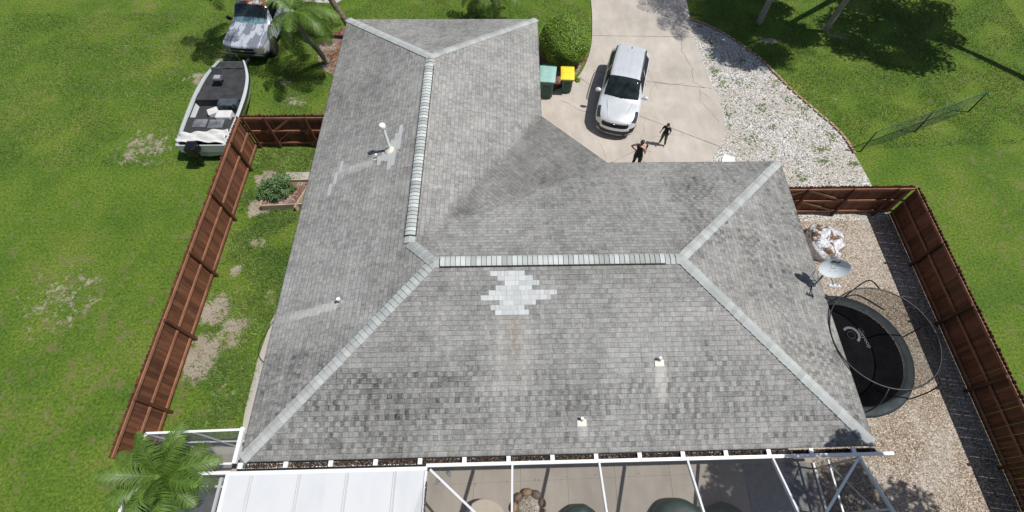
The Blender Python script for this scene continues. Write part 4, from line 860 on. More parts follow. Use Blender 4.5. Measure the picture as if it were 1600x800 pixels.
# shift so the nose sits right on the Empty
def P9(*a): return list(a)
st = [(0.00, P9((.70, .27), (.80, .36), (.85, .55), (.84, .70), (.78, .78), (.66, .82), (.46, .84), (.22, .85), (0, .85))),
      (0.10, P9((.74, .25), (.84, .36), (.885, .58), (.875, .74), (.81, .83), (.70, .875), (.48, .90), (.24, .91), (0, .915))),
      (0.40, P9((.84, .24), (.90, .38), (.92, .65), (.905, .84), (.85, .92), (.73, .955), (.50, .985), (.25, 1.0), (0, 1.005))),
      (0.80, P9((.86, .24), (.915, .38), (.928, .68), (.915, .90), (.865, .97), (.75, 1.015), (.52, 1.04), (.26, 1.06), (0, 1.065))),
      (1.12, P9((.86, .24), (.915, .38), (.928, .70), (.915, .94), (.88, 1.00), (.80, 1.045), (.55, 1.09), (.28, 1.12), (0, 1.13))),
      (1.30, P9((.86, .24), (.915, .38), (.928, .70), (.915, .95), (.885, 1.02), (.81, 1.10), (.58, 1.20), (.30, 1.24), (0, 1.25))),
      (1.65, P9((.86, .24), (.915, .38), (.928, .70), (.918, .96), (.88, 1.04), (.78, 1.24), (.60, 1.42), (.32, 1.46), (0, 1.475))),
      (1.98, P9((.86, .24), (.915, .38), (.928, .70), (.918, .97), (.875, 1.06), (.765, 1.33), (.63, 1.555), (.33, 1.60), (0, 1.61))),
      (2.50, P9((.86, .24), (.915, .38), (.928, .70), (.918, .98), (.875, 1.08), (.76, 1.36), (.64, 1.60), (.34, 1.645), (0, 1.65))),
      (3.20, P9((.86, .24), (.915, .38), (.928, .72), (.918, 1.0), (.875, 1.10), (.76, 1.36), (.635, 1.595), (.33, 1.64), (0, 1.645))),
      (3.90, P9((.85, .26), (.91, .40), (.925, .74), (.915, 1.02), (.865, 1.12), (.745, 1.35), (.61, 1.555), (.32, 1.60), (0, 1.605))),
      (4.15, P9((.83, .28), (.90, .42), (.915, .76), (.90, 1.03), (.85, 1.13), (.72, 1.31), (.59, 1.49), (.30, 1.53), (0, 1.535))),
      (4.36, P9((.80, .30), (.88, .44), (.90, .78), (.88, 1.0), (.82, 1.08), (.70, 1.12), (.56, 1.15), (.28, 1.17), (0, 1.17))),
      (4.46, P9((.76, .34), (.84, .46), (.86, .76), (.83, .92), (.78, .98), (.66, 1.0), (.5, 1.01), (.25, 1.02), (0, 1.02)))]
def reg(s, q, y, z, w_):
    if w_ == 'front':
        if y < .60-.6*abs(z-.71) and .61 < z < .80: return 'grille'
        if y < .62 and .33 < z < .50: return 'lower_intake'
        if .62 < y < .86 and .36 < z < .60: return 'fog_light'
        if z < .315: return 'skid_plate'
        return 'body'
    if w_ == 'back': return 'body' if not (.55 < z < .75 and y > .6) else 'tail_light'
    if .03 < s < .66 and 3.0+s*1.5 < q < 5.0 and y > .52: return 'headlight'
    if s < .05 and 3.0 < q < 5.0: return 'headlight'
    if s < .16 and q < 2.4 and .36 < z < .60: return 'fog_light'
    if 1.14+.035*(8-q) < s < 1.97 and q > 5.35+max(0, s-1.5)*.55: return 'windshield'
    if 1.55 < s < 3.98 and 4.15 < q < 5.85:
        if s < 1.62+(q-4.1)*.22 or abs(s-2.72) < .05 or s > 3.98-(q-4.1)*.15: return 'body'
        return 'side_window'
    if 1.15 < s < 3.9 and q < .9: return 'skid_plate'
    if 4.16 < s < 4.35 and q > 5.7: return 'rear_window'
    return 'body'
bow = lambda y: .34*(abs(y)/.9)**2.6
mats = dict(body=M['silver'], grille=M['blk2'], lower_intake=M['blk2'], fog_light=M['blk2'], skid_plate=M['black'], headlight=M['lamp'], windshield=M['aglass'], side_window=M['sglass'], rear_window=M['aglass'], tail_light=dirty('red_lamp', (.3, .01, .01), .15, .1, 5))
carbody(suv, st, bow, reg, mats, (.92, 3.59), .35, mq=9, ms=10, nose=.17)
for y, s_ in ((.92, 1), (.92, -1), (3.59, 1), (3.59, -1)): wheel(suv, s_*.80, y, .35, s_)
for s_ in (-1, 1):
    mb = MB(); mb.tube(smooth_poly([(s_*.675, 2.05, 1.585), (s_*.685, 2.2, 1.655), (s_*.675, 3.0, 1.68), (s_*.66, 3.75, 1.645), (s_*.65, 3.9, 1.58)], 4), .023, 8); mb.build('roof_rail', M['black'], suv, smooth=True)
    mb = MB(); mb.lathe([(0, -1), (.6, -.85), (.95, -.4), (1, .1), (.8, .7), (0, .9)], (0, 0, 0), 16); mb.v = [tuple(Vector((v[0]*.14, v[2]*.09, v[1]*.10))+Vector((s_*1.04, 1.52, 1.06))) for v in mb.v]; mo = mb.build('side_mirror', M['silver'], suv, smooth=True)
    MB().bar((s_*.87, 1.55, .99), (s_*.97, 1.53, 1.03), .06, .035).build('mirror_arm', M['black'], mo)
    mb = MB()
    for y in (2.25, 3.15): mb.bar((s_*.935, y+.25, .86), (s_*.935, y+.42, .87), .02, .025)
    mb.build('door_handle', M['chrome'], suv)
mb = MB()
for k in (-.36, -.13, .13, .36): mb.bar((k, 2.25, 1.646-abs(k)*.05), (k, 3.0, 1.653-abs(k)*.05), .02, .03); mb.bar((k, 3.0, 1.653-abs(k)*.05), (k, 3.8, 1.622-abs(k)*.05), .02, .03)
mb.build('roof_rib', M['silver'], suv)
MB().tube([(0, 3.85, 1.6), (0, 3.93, 1.66)], [.03, .008], 8).build('antenna', M['black'], suv)
mb = MB(); mb.bar((-.55, 1.28, 1.135), (-.05, 1.36, 1.235), .012, .02); mb.bar((.05, 1.24, 1.14), (.6, 1.36, 1.17), .012, .02); mb.build('wiper', M['black'], suv)
mb = MB()
for s_ in (-1, 1): mb.tube(smooth_poly([(s_*.34, .14, .918), (s_*.46, .6, 1.032), (s_*.55, 1.03, 1.072)], 5), .014, 8)
mb.build('hood_crease', M['silver'], suv, smooth=True)
MB().tube(smooth_poly([(-.52, .03, .765), (-.3, -.035, .785), (0, -.055, .79), (.3, -.035, .785), (.52, .03, .765)], 4), .012, 6).build('grille_trim', M['chrome'], suv)
MB().tube(smooth_poly([(-.62, -.06, .34), (-.3, -.17, .32), (0, -.19, .32), (.3, -.17, .32), (.62, -.06, .34)], 4), .018, 6).build('bumper_trim', M['chrome'], suv)
em = MB(); em.tube([(.075*math.cos(a*math.pi/8), -.072+.016*math.sin(a*math.pi/8), .83+.036*math.sin(a*math.pi/8)) for a in range(17)], .007, 6); eo = em.build('emblem', M['chrome'], suv)
text_mesh('KIA', .05, Matrix.Translation((0, -.075, .83)) @ Matrix.Rotation(math.radians(60), 4, 'X'), M['chrome'], eo, 'emblem_letters', .003)
for k in (-.42, .55): 
    MB().box((k, 1.36, 1.215 if k < 0 else 1.195), (.12, .02, .012)).build('sticker', M['white'], suv)

# ---- pickup with worn paint
def peel(name):
    n = N(name); p = n.obj(); x, y, z = n.xyz(p)
    a = n.noise(1.0, 5, .6, p, mp=(3.6, .8, .5), dist=.25); b = n.noise(9, 4, .7, p); hood = n.math('MULTIPLY', n.ss(y, 1.35, 1.28), 1.0)
    hood = n.math('MULTIPLY', n.math('LESS_THAN', y, 1.5), n.math('GREATER_THAN', z, .98)); k = n.math('MULTIPLY', n.ss(n.math('ADD', a, n.lin(b, .3, .7, -.05, .05)), .50, .535), hood)
    c = n.mix(k, (.42, .45, .50), (.17, .19, .23))
    rf = n.math('MULTIPLY', n.math('GREATER_THAN', z, 1.70), n.ss(n.noise(2.6, 5, .65, p), .44, .54)); c = n.mix(rf, c, (.26, .10, .05))
    return n.out(c, .38, metal=.0, spec=.5, Coat_Weight=.35, Coat_Roughness=.2)
M['peel'] = peel('peeling_white_paint')
tk = thing('pickup_truck', 'old white pickup with grey peeling hood parked on the grass under palm fronds', 'pickup truck', (-5.28, 18.06, 0), -.117)
st = [(0.00, P9((.80, .50), (.86, .58), (.92, .75), (.92, .88), (.90, .98), (.82, 1.02), (.58, 1.04), (.28, 1.05), (0, 1.05))),
      (0.12, P9((.84, .42), (.90, .55), (.96, .78), (.96, .94), (.93, 1.04), (.85, 1.08), (.60, 1.10), (.30, 1.11), (0, 1.11))),
      (0.60, P9((.88, .40), (.94, .52), (.985, .80), (.98, 1.00), (.94, 1.08), (.86, 1.12), (.60, 1.15), (.30, 1.165), (0, 1.17))),
      (1.25, P9((.90, .40), (.95, .52), (.99, .82), (.985, 1.04), (.95, 1.12), (.87, 1.16), (.62, 1.19), (.30, 1.21), (0, 1.21))),
      (1.48, P9((.90, .40), (.95, .52), (.99, .82), (.985, 1.05), (.95, 1.14), (.87, 1.20), (.66, 1.26), (.32, 1.28), (0, 1.285))),
      (1.80, P9((.90, .40), (.95, .52), (.99, .82), (.985, 1.06), (.95, 1.16), (.85, 1.38), (.70, 1.54), (.35, 1.57), (0, 1.575))),
      (2.12, P9((.90, .40), (.95, .52), (.99, .82), (.985, 1.07), (.94, 1.17), (.84, 1.48), (.72, 1.75), (.38, 1.80), (0, 1.81))),
      (2.8, P9((.90, .40), (.95, .52), (.99, .82), (.985, 1.07), (.94, 1.18), (.84, 1.50), (.73, 1.79), (.38, 1.84), (0, 1.85))),
      (3.7, P9((.90, .40), (.95, .52), (.99, .82), (.985, 1.07), (.94, 1.18), (.84, 1.49), (.72, 1.77), (.38, 1.82), (0, 1.83))),
      (3.95, P9((.90, .40), (.95, .52), (.99, .82), (.985, 1.07), (.93, 1.16), (.80, 1.2), (.70, 1.22), (.38, 1.24), (0, 1.24))),
      (4.1, P9((.90, .40), (.95, .52), (.99, .82), (.985, 1.07), (.93, 1.12), (.80, 1.12), (.70, 1.12), (.38, 1.12), (0, 1.12))),
      (5.75, P9((.88, .42), (.94, .54), (.98, .82), (.975, 1.07), (.93, 1.12), (.80, 1.12), (.70, 1.12), (.38, 1.12), (0, 1.12)))]
def reg2(s, q, y, z, w_):
    if w_ == 'front':
        if z < .66: return 'front_bumper'
        if y < .55 and (.70 < z < .83 or .87 < z < .99): return 'grille'
        if y > .57 and .72 < z < .99: return 'headlight'
        return 'body' if z > .98 else 'grille_bar'
    if w_ == 'back': return 'body'
    if s < .10 and 2.2 < q < 4.0: return 'headlight'
    if s < .30 and z < .66: return 'front_bumper'
    if 1.36+.05*(8-q) < s < 2.05 and q > 5.55: return 'windshield'
    if 1.75 < s < 3.75 and 4.25 < q < 5.8 and abs(s-2.95) > .06 and s > 1.8+(q-4.2)*.2: return 'side_window'
    if q < .9: return 'lower_trim'
    if s > 4.12 and q > 5.0: return 'bed_floor'
    return 'body'
def windsh():
    n = N('windshield_sunshade'); p = n.obj(); y = n.xyz(p)[1]; k = n.math('MULTIPLY', n.ss(y, 1.72, 1.66), n.ss(y, 1.42, 1.47)); k = n.ss(y, 1.60, 1.66, 1, 0)
    c = n.mix(k, (.02, .03, .035), n.mul((.16, .27, .32), n.lin(n.noise(7, 4, .6, p), .3, .7, .5, 1.3))); return n.out(c, .08, spec=.9)
mats = dict(body=M['peel'], front_bumper=dirty('dark_bumper', (.035, .04, .05), .4, .3, 5), grille=M['blk2'], headlight=dirty('amber_lamp', (.20, .20, .15), .15, .4, 16, spec=.9), grille_bar=dirty('grey_trim', (.16, .18, .2), .35, .2, 8), windshield=windsh(), side_window=M['sglass'], lower_trim=M['black'], bed_floor=M['black'])
carbody(tk, st, lambda y: .16*(abs(y)/.95)**3, reg2, mats, (.95, 4.6), .39, ms=8, mq=8, well=.74, bulge=.04, SPL=2.95)
for y, s_ in ((.95, 1), (.95, -1), (4.6, 1), (4.6, -1)): wheel(tk, s_*.87, y, .39, s_)
for s_ in (-1, 1):
    mb = MB(); mb.lathe([(0, -1), (.7, -.85), (1, -.4), (1, .4), (.7, .85), (0, 1)], (0, 0, 0), 14); mb.v = [tuple(Vector((v[0]*.13, v[2]*.06, v[1]*.11))+Vector((s_*1.14, 1.72, 1.22))) for v in mb.v]; mo = mb.build('side_mirror', M['black'], tk, smooth=True); MB().bar((s_*.95, 1.75, 1.14), (s_*1.06, 1.72, 1.2), .05, .04).build('mirror_arm', M['black'], mo)
    MB().bar((s_*1.0, 2.75, .98), (s_*1.0, 2.90, .98), .02, .03).build('door_handle', M['black'], tk)
mb = MB(); mb.bar((-.09, -.052, .855), (.09, -.052, .855), .02, .03); mb.bar((-.035, -.055, .855), (.035, -.055, .855), .022, .055); mb.build('emblem', dirty('gold_badge', (.55, .45, .22), .3, .1, 5, metal=.6), tk)
MB().bar((-.88, .0, .655), (.88, .0, .655), .05, .02).build('bumper_strip', M['chrome'], tk)

# ---- bass boat
bt = thing('bass_boat', 'silver sided boat with black carpet deck next to the board fence', 'boat', (-5.42, 12.25, 0))
hs = [(0.0, .98, 1.0), (.6, 1.05, 1.0), (1.6, 1.10, 1.0), (2.8, 1.10, 1.02), (3.7, 1.0, 1.05), (4.3, .82, 1.09), (4.75, .62, 1.12), (4.85, .56, 1.12)]
pr = []
for s, hw, gz in hs: pr.append([(hw*.05, s, .30+.18*max(0, (s-3.2)/1.6)), (hw*.62, s, .38+.22*max(0, (s-3.2)/1.6)), (hw*.9, s, .52+.12*max(0, (s-3)/1.8)), (hw*1.0, s, gz-.10), (hw*1.02, s, gz-.02), (hw*.98, s, gz), (hw*.90, s, gz+.0), (hw*.88, s, gz-.07)])
pr = catm(np.array(pr), 5); M['hull'] = carpaint('silver_hull', (.46, .49, .50), .0, .35, .5)
mb = MB(); full = [[tuple(v) for v in row[::-1]]+[(-v[0], v[1], v[2]) for v in row] for row in pr]
full = [[(-v[0], v[1], v[2]) for v in row[::-1]]+[tuple(v) for v in row] for row in pr]; mb.grid(full, flip=True); mb.add(full[0], [tuple(range(16))]); mb.add(full[-1], [tuple(range(15, -1, -1))]); mb.build('hull', M['hull'], bt, auto=50)
def hwat(s): return float(np.interp(s, [h[0] for h in hs], [h[1] for h in hs]))
mb = MB()
for s_ in (-1, 1):
    for k, cc in ((1.035, -.05), (1.03, -.13)): mb.tube([(s_*hwat(s)*k, s, 1.0+cc+.09*max(0, (s-2.6)/2.2)) for s in np.linspace(.02, 4.75, 24)], .016, 6)
mb.build('rub_rail', M['black'], bt, smooth=True)
n = N('black_carpet'); M['carpet'] = n.out(n.mul((.026, .028, .030), n.math('MULTIPLY', n.lin(n.noise(90, 2, .7), .3, .7, .6, 1.6), n.lin(n.noise(3, 4), .3, .7, .7, 1.5))), .95)
def deckpoly(s0, s1, k=.885): 
    ss2 = np.linspace(s0, s1, 10); return [(hwat(s)*k, s) for s in ss2]+[(-hwat(s)*k, s) for s in ss2[::-1]]
mb = MB(); mb.prism(deckpoly(2.55, 4.78), .55, .965); mb.build('front_deck', M['carpet'], bt)
mb = MB(); mb.prism(deckpoly(.75, 1.55), .5, .95); mb.build('rear_deck', M['carpet'], bt); MB().prism(deckpoly(.06, 2.6), .45, .60).build('cockpit_floor', M['carpet'], bt)
mb = MB()
for (x, y, w_, d_) in ((-.38, 1.22, .55, .42), (.28, 1.18, .6, .46)): mb.box((x, y, .957), (w_, d_, .014))
mb.build('hatch', dirty('grey_hatch', (.14, .15, .16), .5, .5, 4), bt, bevel=.004)
MB().box((.25, 3.0, .971), (.62, .45, .012)).build('hatch', M['carpet'], bt, bevel=.004)
MB().tube([(-.12, 3.55, .96), (-.12, 3.55, 1.28)], .025, 8).build('seat_post', M['chrome'], bt)
se = MB(); se.box((-.12, 3.52, 1.31), (.42, .40, .08)); se.box((-.12, 3.72, 1.48), (.40, .08, .34), M=Matrix.Rotation(-.25, 3, 'X')); so_ = se.build('seat', dirty('dark_grey_vinyl', (.07, .075, .08), .4, .2, 5), bt, bevel=.03)
MB().box((-.12, 3.50, 1.362), (.26, .22, .03)).build('cushion', dirty('light_grey_vinyl', (.30, .31, .33), .4, .1, 5), so_, bevel=.01)
cn = MB(); cn.box((.5, 2.32, .85), (.78, .36, .5)); cn.box((.5, 2.12, 1.0), (.5, .08, .2)); cn.build('console', dirty('dark_console', (.06, .075, .085), .35, .3, 6), bt, bevel=.03)
mb = MB(); mb.tube([(.5+.15*math.cos(a*math.pi/8), 2.05-.04*math.sin(a*math.pi/8), 1.0+.15*math.sin(a*math.pi/8)) for a in range(17)], .012, 6); mb.build('steering_wheel', M['black'], bt)
wv = dirty('white_vinyl', (.58, .58, .57), .4, .08, 5)
for (x, y, w_, d_, z) in ((.52, 1.62, .62, .42, .88),): MB().box((x, y, z), (w_, d_, .42)).build('bench_seat', wv, bt, bevel=.04)
tag(MB().box((0, 0, .17), (.42, .36, .34)).build('cooler_box', wv, bevel=.03), 'white square cooler box standing loose on the boat floor', 'cooler'); bpy.data.objects['cooler_box'].location = (-5.52, 14.2, .60); bpy.data.objects['cooler_box'].rotation_euler = (0, 0, .5)
tp = MB(); Pg = []
for i in range(25):
    Pg.append([(-.96+1.92*i/24, .05+.65*j/10, .98+.10*math.sin(j*1.1+i*.15)+.05*math.sin(i*.7+j*.9)) for j in range(11)])
tp.grid(Pg); t_ = tp.build('folded_tarp', wv, smooth=True); t_.location = (-5.42, 12.3, 0); tag(t_, 'crumpled white tarp lying across the stern of the boat', 'tarp'); q = t_.modifiers.new('s', 'SOLIDIFY'); q.thickness = .03
MB().box((0, -.02, .80), (1.9, .05, .4)).build('transom', M['hull'], bt, bevel=.01)
ob = MB(); ob.box((-.2, -.25, 1.05), (.40, .50, .42)); ob.box((-.2, -.25, .6), (.14, .2, .7)); ob.build('outboard_motor', M['blk2'], bt, bevel=.06)
cv = MB(); Pg = [[(x*.6*(1 if y < 4.6 else .95), y, 1.0+.015*math.sin(x*7+y*9)) for x in np.linspace(-1, 1, 13)] for y in np.linspace(4.45, 4.85, 7)]; cv.grid(Pg, flip=True); cv.build('bow_mat', M['carpet'], bt, smooth=True)
TRm = dirty('dark_trailer_metal', (.03, .03, .035), .5, .3, 6); tr_ = thing('boat_trailer', 'dark metal trailer carrying the boat behind the board fence', 'trailer', (-5.42, 12.25, 0))
mb = MB()
for s_ in (-1, 1): mb.bar((s_*.55, .1, .35), (s_*.5, 3.6, .35), .07, .09); mb.bar((s_*.5, 3.6, .35), (0, 5.1, .38), .07, .09)
mb.bar((0, 5.0, .38), (.25, 5.75, .45), .08, .08); mb.bar((-.9, 1.3, .32), (.9, 1.3, .32), .06, .06); mb.build('frame', TRm, tr_)
mb = MB(); mb.bar((.18, 5.15, .35), (.18, 5.1, 1.15), .08, .08); mb.build('winch_post', TRm, tr_)
for s_ in (-1, 1): wheel(tr_, s_*1.0, 1.3, .30, s_)

# ================================================================== BINS
def bin_(label, x, y, rz, lidcol, txt, sc):
    t = thing('wheelie_bin', label, 'bin', (x, y, .05), rz, 'green wheelie bins beside the house'); gm = M['bing']
    b = MB(); lv = [(0.06, .40, .42), (.10, .44, .46), (.55, .50, .54), (.80, .54, .62), (.88, .58, .68), (.94, .60, .72), (.98, .60, .72)]; P = []
    for z, w_, d_ in lv:
        n_p = []; r = .05
        for cx, cy, a0 in ((1, 1, 0), (-1, 1, 90), (-1, -1, 180), (1, -1, 270)):
            for k in range(4): a = math.radians(a0+k*30); n_p.append((cx*(w_/2-r)+r*math.cos(a), cy*(d_/2-r)+r*math.sin(a)+.02*(z-.5), z))
        P.append(n_p)
    b.grid([p for p in P], wrap=True); b.add(P[0], [tuple(range(16))[::-1]]); b.v = [(v[0]*sc, v[1]*sc, v[2]*sc) for v in b.v]; b.build('body', gm, t, auto=50)
    f = MB(); f.box((0, -.255, .42), (.26, .03, .56)); f.v = [(v[0]*sc, v[1]*sc-.05*v[2], v[2]*sc) for v in f.v]; f.build('front_panel', M['bing2'], t, bevel=.008)
    l = MB(); Pg = []
    for i in range(9):
        u = i/8; Pg.append([((-.315+.63*j/8)*sc, (-.40+.78*u)*sc, (1.0+.055*math.sin(math.pi*min(1, u*1.02))**.5*(1-(j/4-1)**6)+.07*u)*sc) for j in range(9)])
    l.grid(Pg); rim = [Pg[0][j] for j in range(9)]+[Pg[i][8] for i in range(1, 9)]+[Pg[8][j] for j in range(7, -1, -1)]+[Pg[i][0] for i in range(7, 0, -1)]; lo2 = [(v[0], v[1], v[2]-.05) for v in rim]; l.grid([lo2, rim], wrap=True); l.add(lo2, [tuple(range(len(lo2)))[::-1]])
    lo = l.build('lid', lidcol, t, auto=40)
    h = MB(); h.tube([(-.24*sc, .38*sc, 1.0*sc), (-.24*sc, .46*sc, 1.03*sc), (.24*sc, .46*sc, 1.03*sc), (.24*sc, .38*sc, 1.0*sc)], .018, 8); h.build('handle', gm, t)
    for s_ in (-1, 1): wb = MB(); wb.lathe([(.13, -.03), (.14, 0), (.13, .03)], (s_*.25*sc, .27*sc, .14), 18, M=Matrix.Rotation(math.pi/2, 3, 'Y')); wb.build('wheel', M['rubber'], t)
    if txt:
        text_mesh(txt, .085, Matrix.Translation((0, -.02, 1.103*sc)) @ Matrix.Rotation(.09, 4, 'X'), dirty('cream_print', (.80, .76, .50), .5, .05, 5), lo, 'lid_text', .002)
    text_mesh('TOTER', .05, Matrix.Translation((0, -.395*sc, .88*sc)) @ Matrix.Rotation(math.pi/2, 4, 'X'), dirty('pale_print', (.2, .32, .27), .6, .05, 5), t, 'front_text', .003) if False else None
    return t
M['bing'] = dirty('dark_green_plastic', (.010, .080, .048), .45, .25, 5); M['bing2'] = dirty('dark_green_panel', (.009, .05, .034), .5, .25, 5)
bin_('green wheelie bin with pale teal lid against the roof edge', 8.70, 15.98, -.12, dirty('faded_teal_lid', (.26, .44, .40), .55, .12, 6), None, 1.18)
bin_('green wheelie bin with bright yellow lid in front of the round bush', 9.62, 16.28, -.05, dirty('yellow_lid', (.80, .62, .03), .4, .05, 6), 'RECYCLE', .97)

# ================================================================== PEOPLE
def skin_mesh(name, joints, edges, mat, levels=2):
    me = bpy.data.meshes.new(name); me.from_pydata([j[0] for j in joints], edges, []); o = bpy.data.objects.new(name, me); SC.collection.objects.link(o)
    sk = o.modifiers.new('skin', 'SKIN'); sk.use_smooth_shade = True
    sv = me.skin_vertices[0].data
    for i, j in enumerate(joints): sv[i].radius = (j[1], j[2] if len(j) > 2 else j[1])
    sv[0].use_root = True
    sb = o.modifiers.new('sub', 'SUBSURF'); sb.levels = sb.render_levels = levels
    bpy.context.view_layer.update(); ev = o.evaluated_get(bpy.context.evaluated_depsgraph_get()); m2 = bpy.data.meshes.new_from_object(ev); m2.name = name; bpy.data.objects.remove(o)
    m2.materials.clear(); m2.materials.append(mat); m2.polygons.foreach_set('use_smooth', [True]*len(m2.polygons)); return m2
def person(label, loc, rz, H_, pose, skin, hair, clothes, longhair=False, width=1.0):
    """faces local -y; pose gives hands/elbows/feet; clothes = [(name, material, test, offset)]"""
    t = thing('person', label, 'person', loc, rz); k = H_/1.7; J = []; E_ = []; ix = {}
    def j(nm, p, r, par=None, r2=None):
        ix[nm] = len(J); J.append((Vector(p)*k, r*k, (r2 or r)*k));
        if par: E_.append((ix[par], ix[nm]))
    hp = pose.get('hip', (0, 0)); tw = width
    j('pelvis', (0, 0, .93), .135*tw, None, .115); j('waist', (0, 0, 1.08), .118*tw, 'pelvis', .095); j('chest', (0, .0, 1.27), .145*tw, 'waist', .11); j('upper', (0, .01, 1.38), .12*tw, 'chest', .09)
    j('neck', (0, .0, 1.47), .052, 'upper'); hd = pose.get('head', (0, -.03)); j('head0', (hd[0]*.5, hd[1]*.6, 1.54), .066, 'neck', .075); j('head1', (hd[0], hd[1], 1.61), .076, 'head0', .09); j('head2', (hd[0], hd[1]+.01, 1.67), .06, 'head1', .07)
    for s_, sd in ((-1, 'r'), (1, 'l')):    # sd: person's right is -x when facing -y
        el, ha, kn, ft = pose[sd]
        j('sh'+sd, (s_*.165*tw, 0, 1.385), .055, 'upper'); j('el'+sd, el, .040, 'sh'+sd); j('wr'+sd, tuple(Vector(el).lerp(Vector(ha), .9)), .027, 'el'+sd); 
        j('pa'+sd, ha, .034, 'wr'+sd, .02)
        j('hip'+sd, (s_*.09*tw, 0, .86), .095*tw, 'pelvis'); j('kn'+sd, kn, .058, 'hip'+sd); j('an'+sd, (ft[0], ft[1]+.03, .09), .040, 'kn'+sd); j('ft'+sd, (ft[0]+.01*s_, ft[1]-.12, .03), .036, 'an'+sd, .026)
    body = skin_mesh('body', J, E_, skin); o = bpy.data.objects.new('body', body); SC.collection.objects.link(o)
    # fingers joined into the same body mesh
    bm = bmesh.new(); bm.from_mesh(body)
    for s_, sd in ((-1, 'r'), (1, 'l')):
        el, ha = Vector(pose[sd][0]), Vector(pose[sd][1]); d = (ha-el).normalized(); a = d.cross(Vector((0, 1, 0.2))).normalized(); c_ = d.cross(a).normalized()
        for f in range(5):
            off = a*((f-1.5)*.017) if f < 4 else a*(-.034); L = (.07, .08, .075, .06, .05)[f]; b0 = ha+off+d*(.012 if f < 4 else -.02); b1 = b0+(d*.9+c_*.25+(a*-.5 if f == 4 else a*0)).normalized()*L*.5; b2 = b1+(d*.6+c_*.8).normalized()*L*.5
            mf = MB(); mf.tube([b0*k, b1*k, b2*k], [.0095*k, .0085*k, .006*k], 6); vs = [bm.verts.new(v) for v in mf.v]
            for fc in mf.f: 
                try: bm.faces.new([vs[q] for q in fc])
                except ValueError: pass
    # face: nose, ears
    hc = Vector((hd[0], hd[1], 1.60))
    for p0, p1, r0, r1 in ((hc+Vector((0, -.078, .0)), hc+Vector((0, -.108, -.03)), .010, .015), (hc+Vector((.078, 0, -.025)), hc+Vector((.085, .01, .025)), .012, .016), (hc+Vector((-.078, 0, -.025)), hc+Vector((-.085, .01, .025)), .012, .016)):
        mf = MB(); mf.tube([p0*k, p1*k], [r0*k, r1*k], 7); vs = [bm.verts.new(v) for v in mf.v]; [bm.faces.new([vs[q] for q in fc]) for fc in mf.f]
    bm.to_mesh(body); bm.free(); body.polygons.foreach_set('use_smooth', [True]*len(body.polygons)); o.parent = t
    fm = MB()
    for s_ in (-1, 1): fm.lathe([(.009*k, -.004), (.011*k, .0), (0, .006)], (hc+Vector((s_*.03, -.082, .012)))*k, 8, M=Matrix.Rotation(math.pi/2, 3, 'X'))
    fm.build('eye', M['black'], t); MB().box((hc+Vector((0, -.088, -.055)))*k, (.045*k, .01*k, .009*k)).build('mouth', dirty('lip', (.35, .12, .10), .5, .1, 9), t, bevel=.002)
    V = np.array([v.co[:] for v in body.vertices]); Nn = np.array([v.normal[:] for v in body.vertices])
    for nm, mt, test, off in clothes:
        fs = [list(p.vertices) for p in body.polygons if test(Vector(V[list(p.vertices)].mean(0))/k)]
        used = sorted({i for f in fs for i in f}); mp_ = {v: i for i, v in enumerate(used)}; P = V[used]+Nn[used]*off*k
        mb = MB(); mb.add([tuple(v) for v in P], [[mp_[i] for i in f] for f in fs]); c = mb.build(nm, mt, t, smooth=True); q = c.modifiers.new('s', 'SOLIDIFY'); q.thickness = .006; q.offset = -1
    # hair cap
    mb = MB(); Pg = []
    for i in range(11):
        th = math.pi*.60*i/10; row = []
        for a in range(20):
            az = 2*math.pi*a/20; back = .5+.5*math.sin(az); tt = th*(.72+.62*back); rr = 1.0+.05*math.sin(a*3+i); row.append(((hc.x+.088*math.sin(tt)*math.cos(az)*rr)*k, (hc.y+.012+.102*math.sin(tt)*math.sin(az)*rr)*k, (hc.z+.018+.105*math.cos(tt))*k))
        Pg.append(row)
    mb.grid(Pg, wrap=True, flip=True)
    if longhair: mb.lathe([(0, -.05*k), (.035*k, -.035*k), (.045*k, 0), (.035*k, .035*k), (0, .05*k)], (hc+Vector((0, .105, .075)))*k, 12)
    mb.build('hair', hair, t, smooth=True); return t
skin1 = dirty('tan_skin', (.42, .22, .14), .5, .08, 6); skin2 = dirty('fair_skin', (.50, .30, .22), .5, .08, 6); hairm = dirty('dark_brown_hair', (.022, .014, .010), .5, .3, 30); blk = dirty('black_cloth', (.008, .008, .009), .9, .2, 30); olive = dirty('olive_cloth', (.075, .10, .055), .9, .35, 14); bl2 = dirty('black_leggings', (.007, .007, .008), .85, .2, 30)
kid = person('child in black t-shirt and olive trousers standing barefoot on the driveway', (13.62, 12.93, .052), -.55, 1.27,
    dict(r=((-.25, .02, 1.12), (-.30, -.03, .90), (-.115, -.02, .48), (-.16, -.02, 0)), l=((.25, .03, 1.12), (.19, -.10, .92), (.12, -.02, .48), (.17, -.03, 0)), head=(0, -.035)), skin2, hairm,
    [('t_shirt', blk, lambda c: c.z > .90 and c.z < 1.455 and (abs(c.x) < .20 or c.z > 1.22) and abs(c.x) < .26, .014), ('trousers', olive, lambda c: .12 < c.z < .96 and abs(c.x) < .235 and not (c.z > .86 and abs(c.x) > .19), .018)], width=1.0)
wo = person('woman in black tank top and leggings holding a phone at the eave', (12.27, 11.62, .052), math.pi*.78, 1.66,
    dict(r=((-.25, .0, 1.14), (-.12, -.30, 1.13), (-.12, .0, .48), (-.15, .0, 0)), l=((.40, .05, 1.20), (.20, -.02, 1.0), (.12, .0, .48), (.16, .02, 0)), head=(0, -.05)), skin1, hairm,
    [('tank_top', blk, lambda c: .92 < c.z < 1.43 and abs(c.x) < (.195 if c.z < 1.3 else .12), .012), ('leggings', bl2, lambda c: .10 < c.z < .96 and abs(c.x) < .23, .009)], longhair=True, width=1.16)
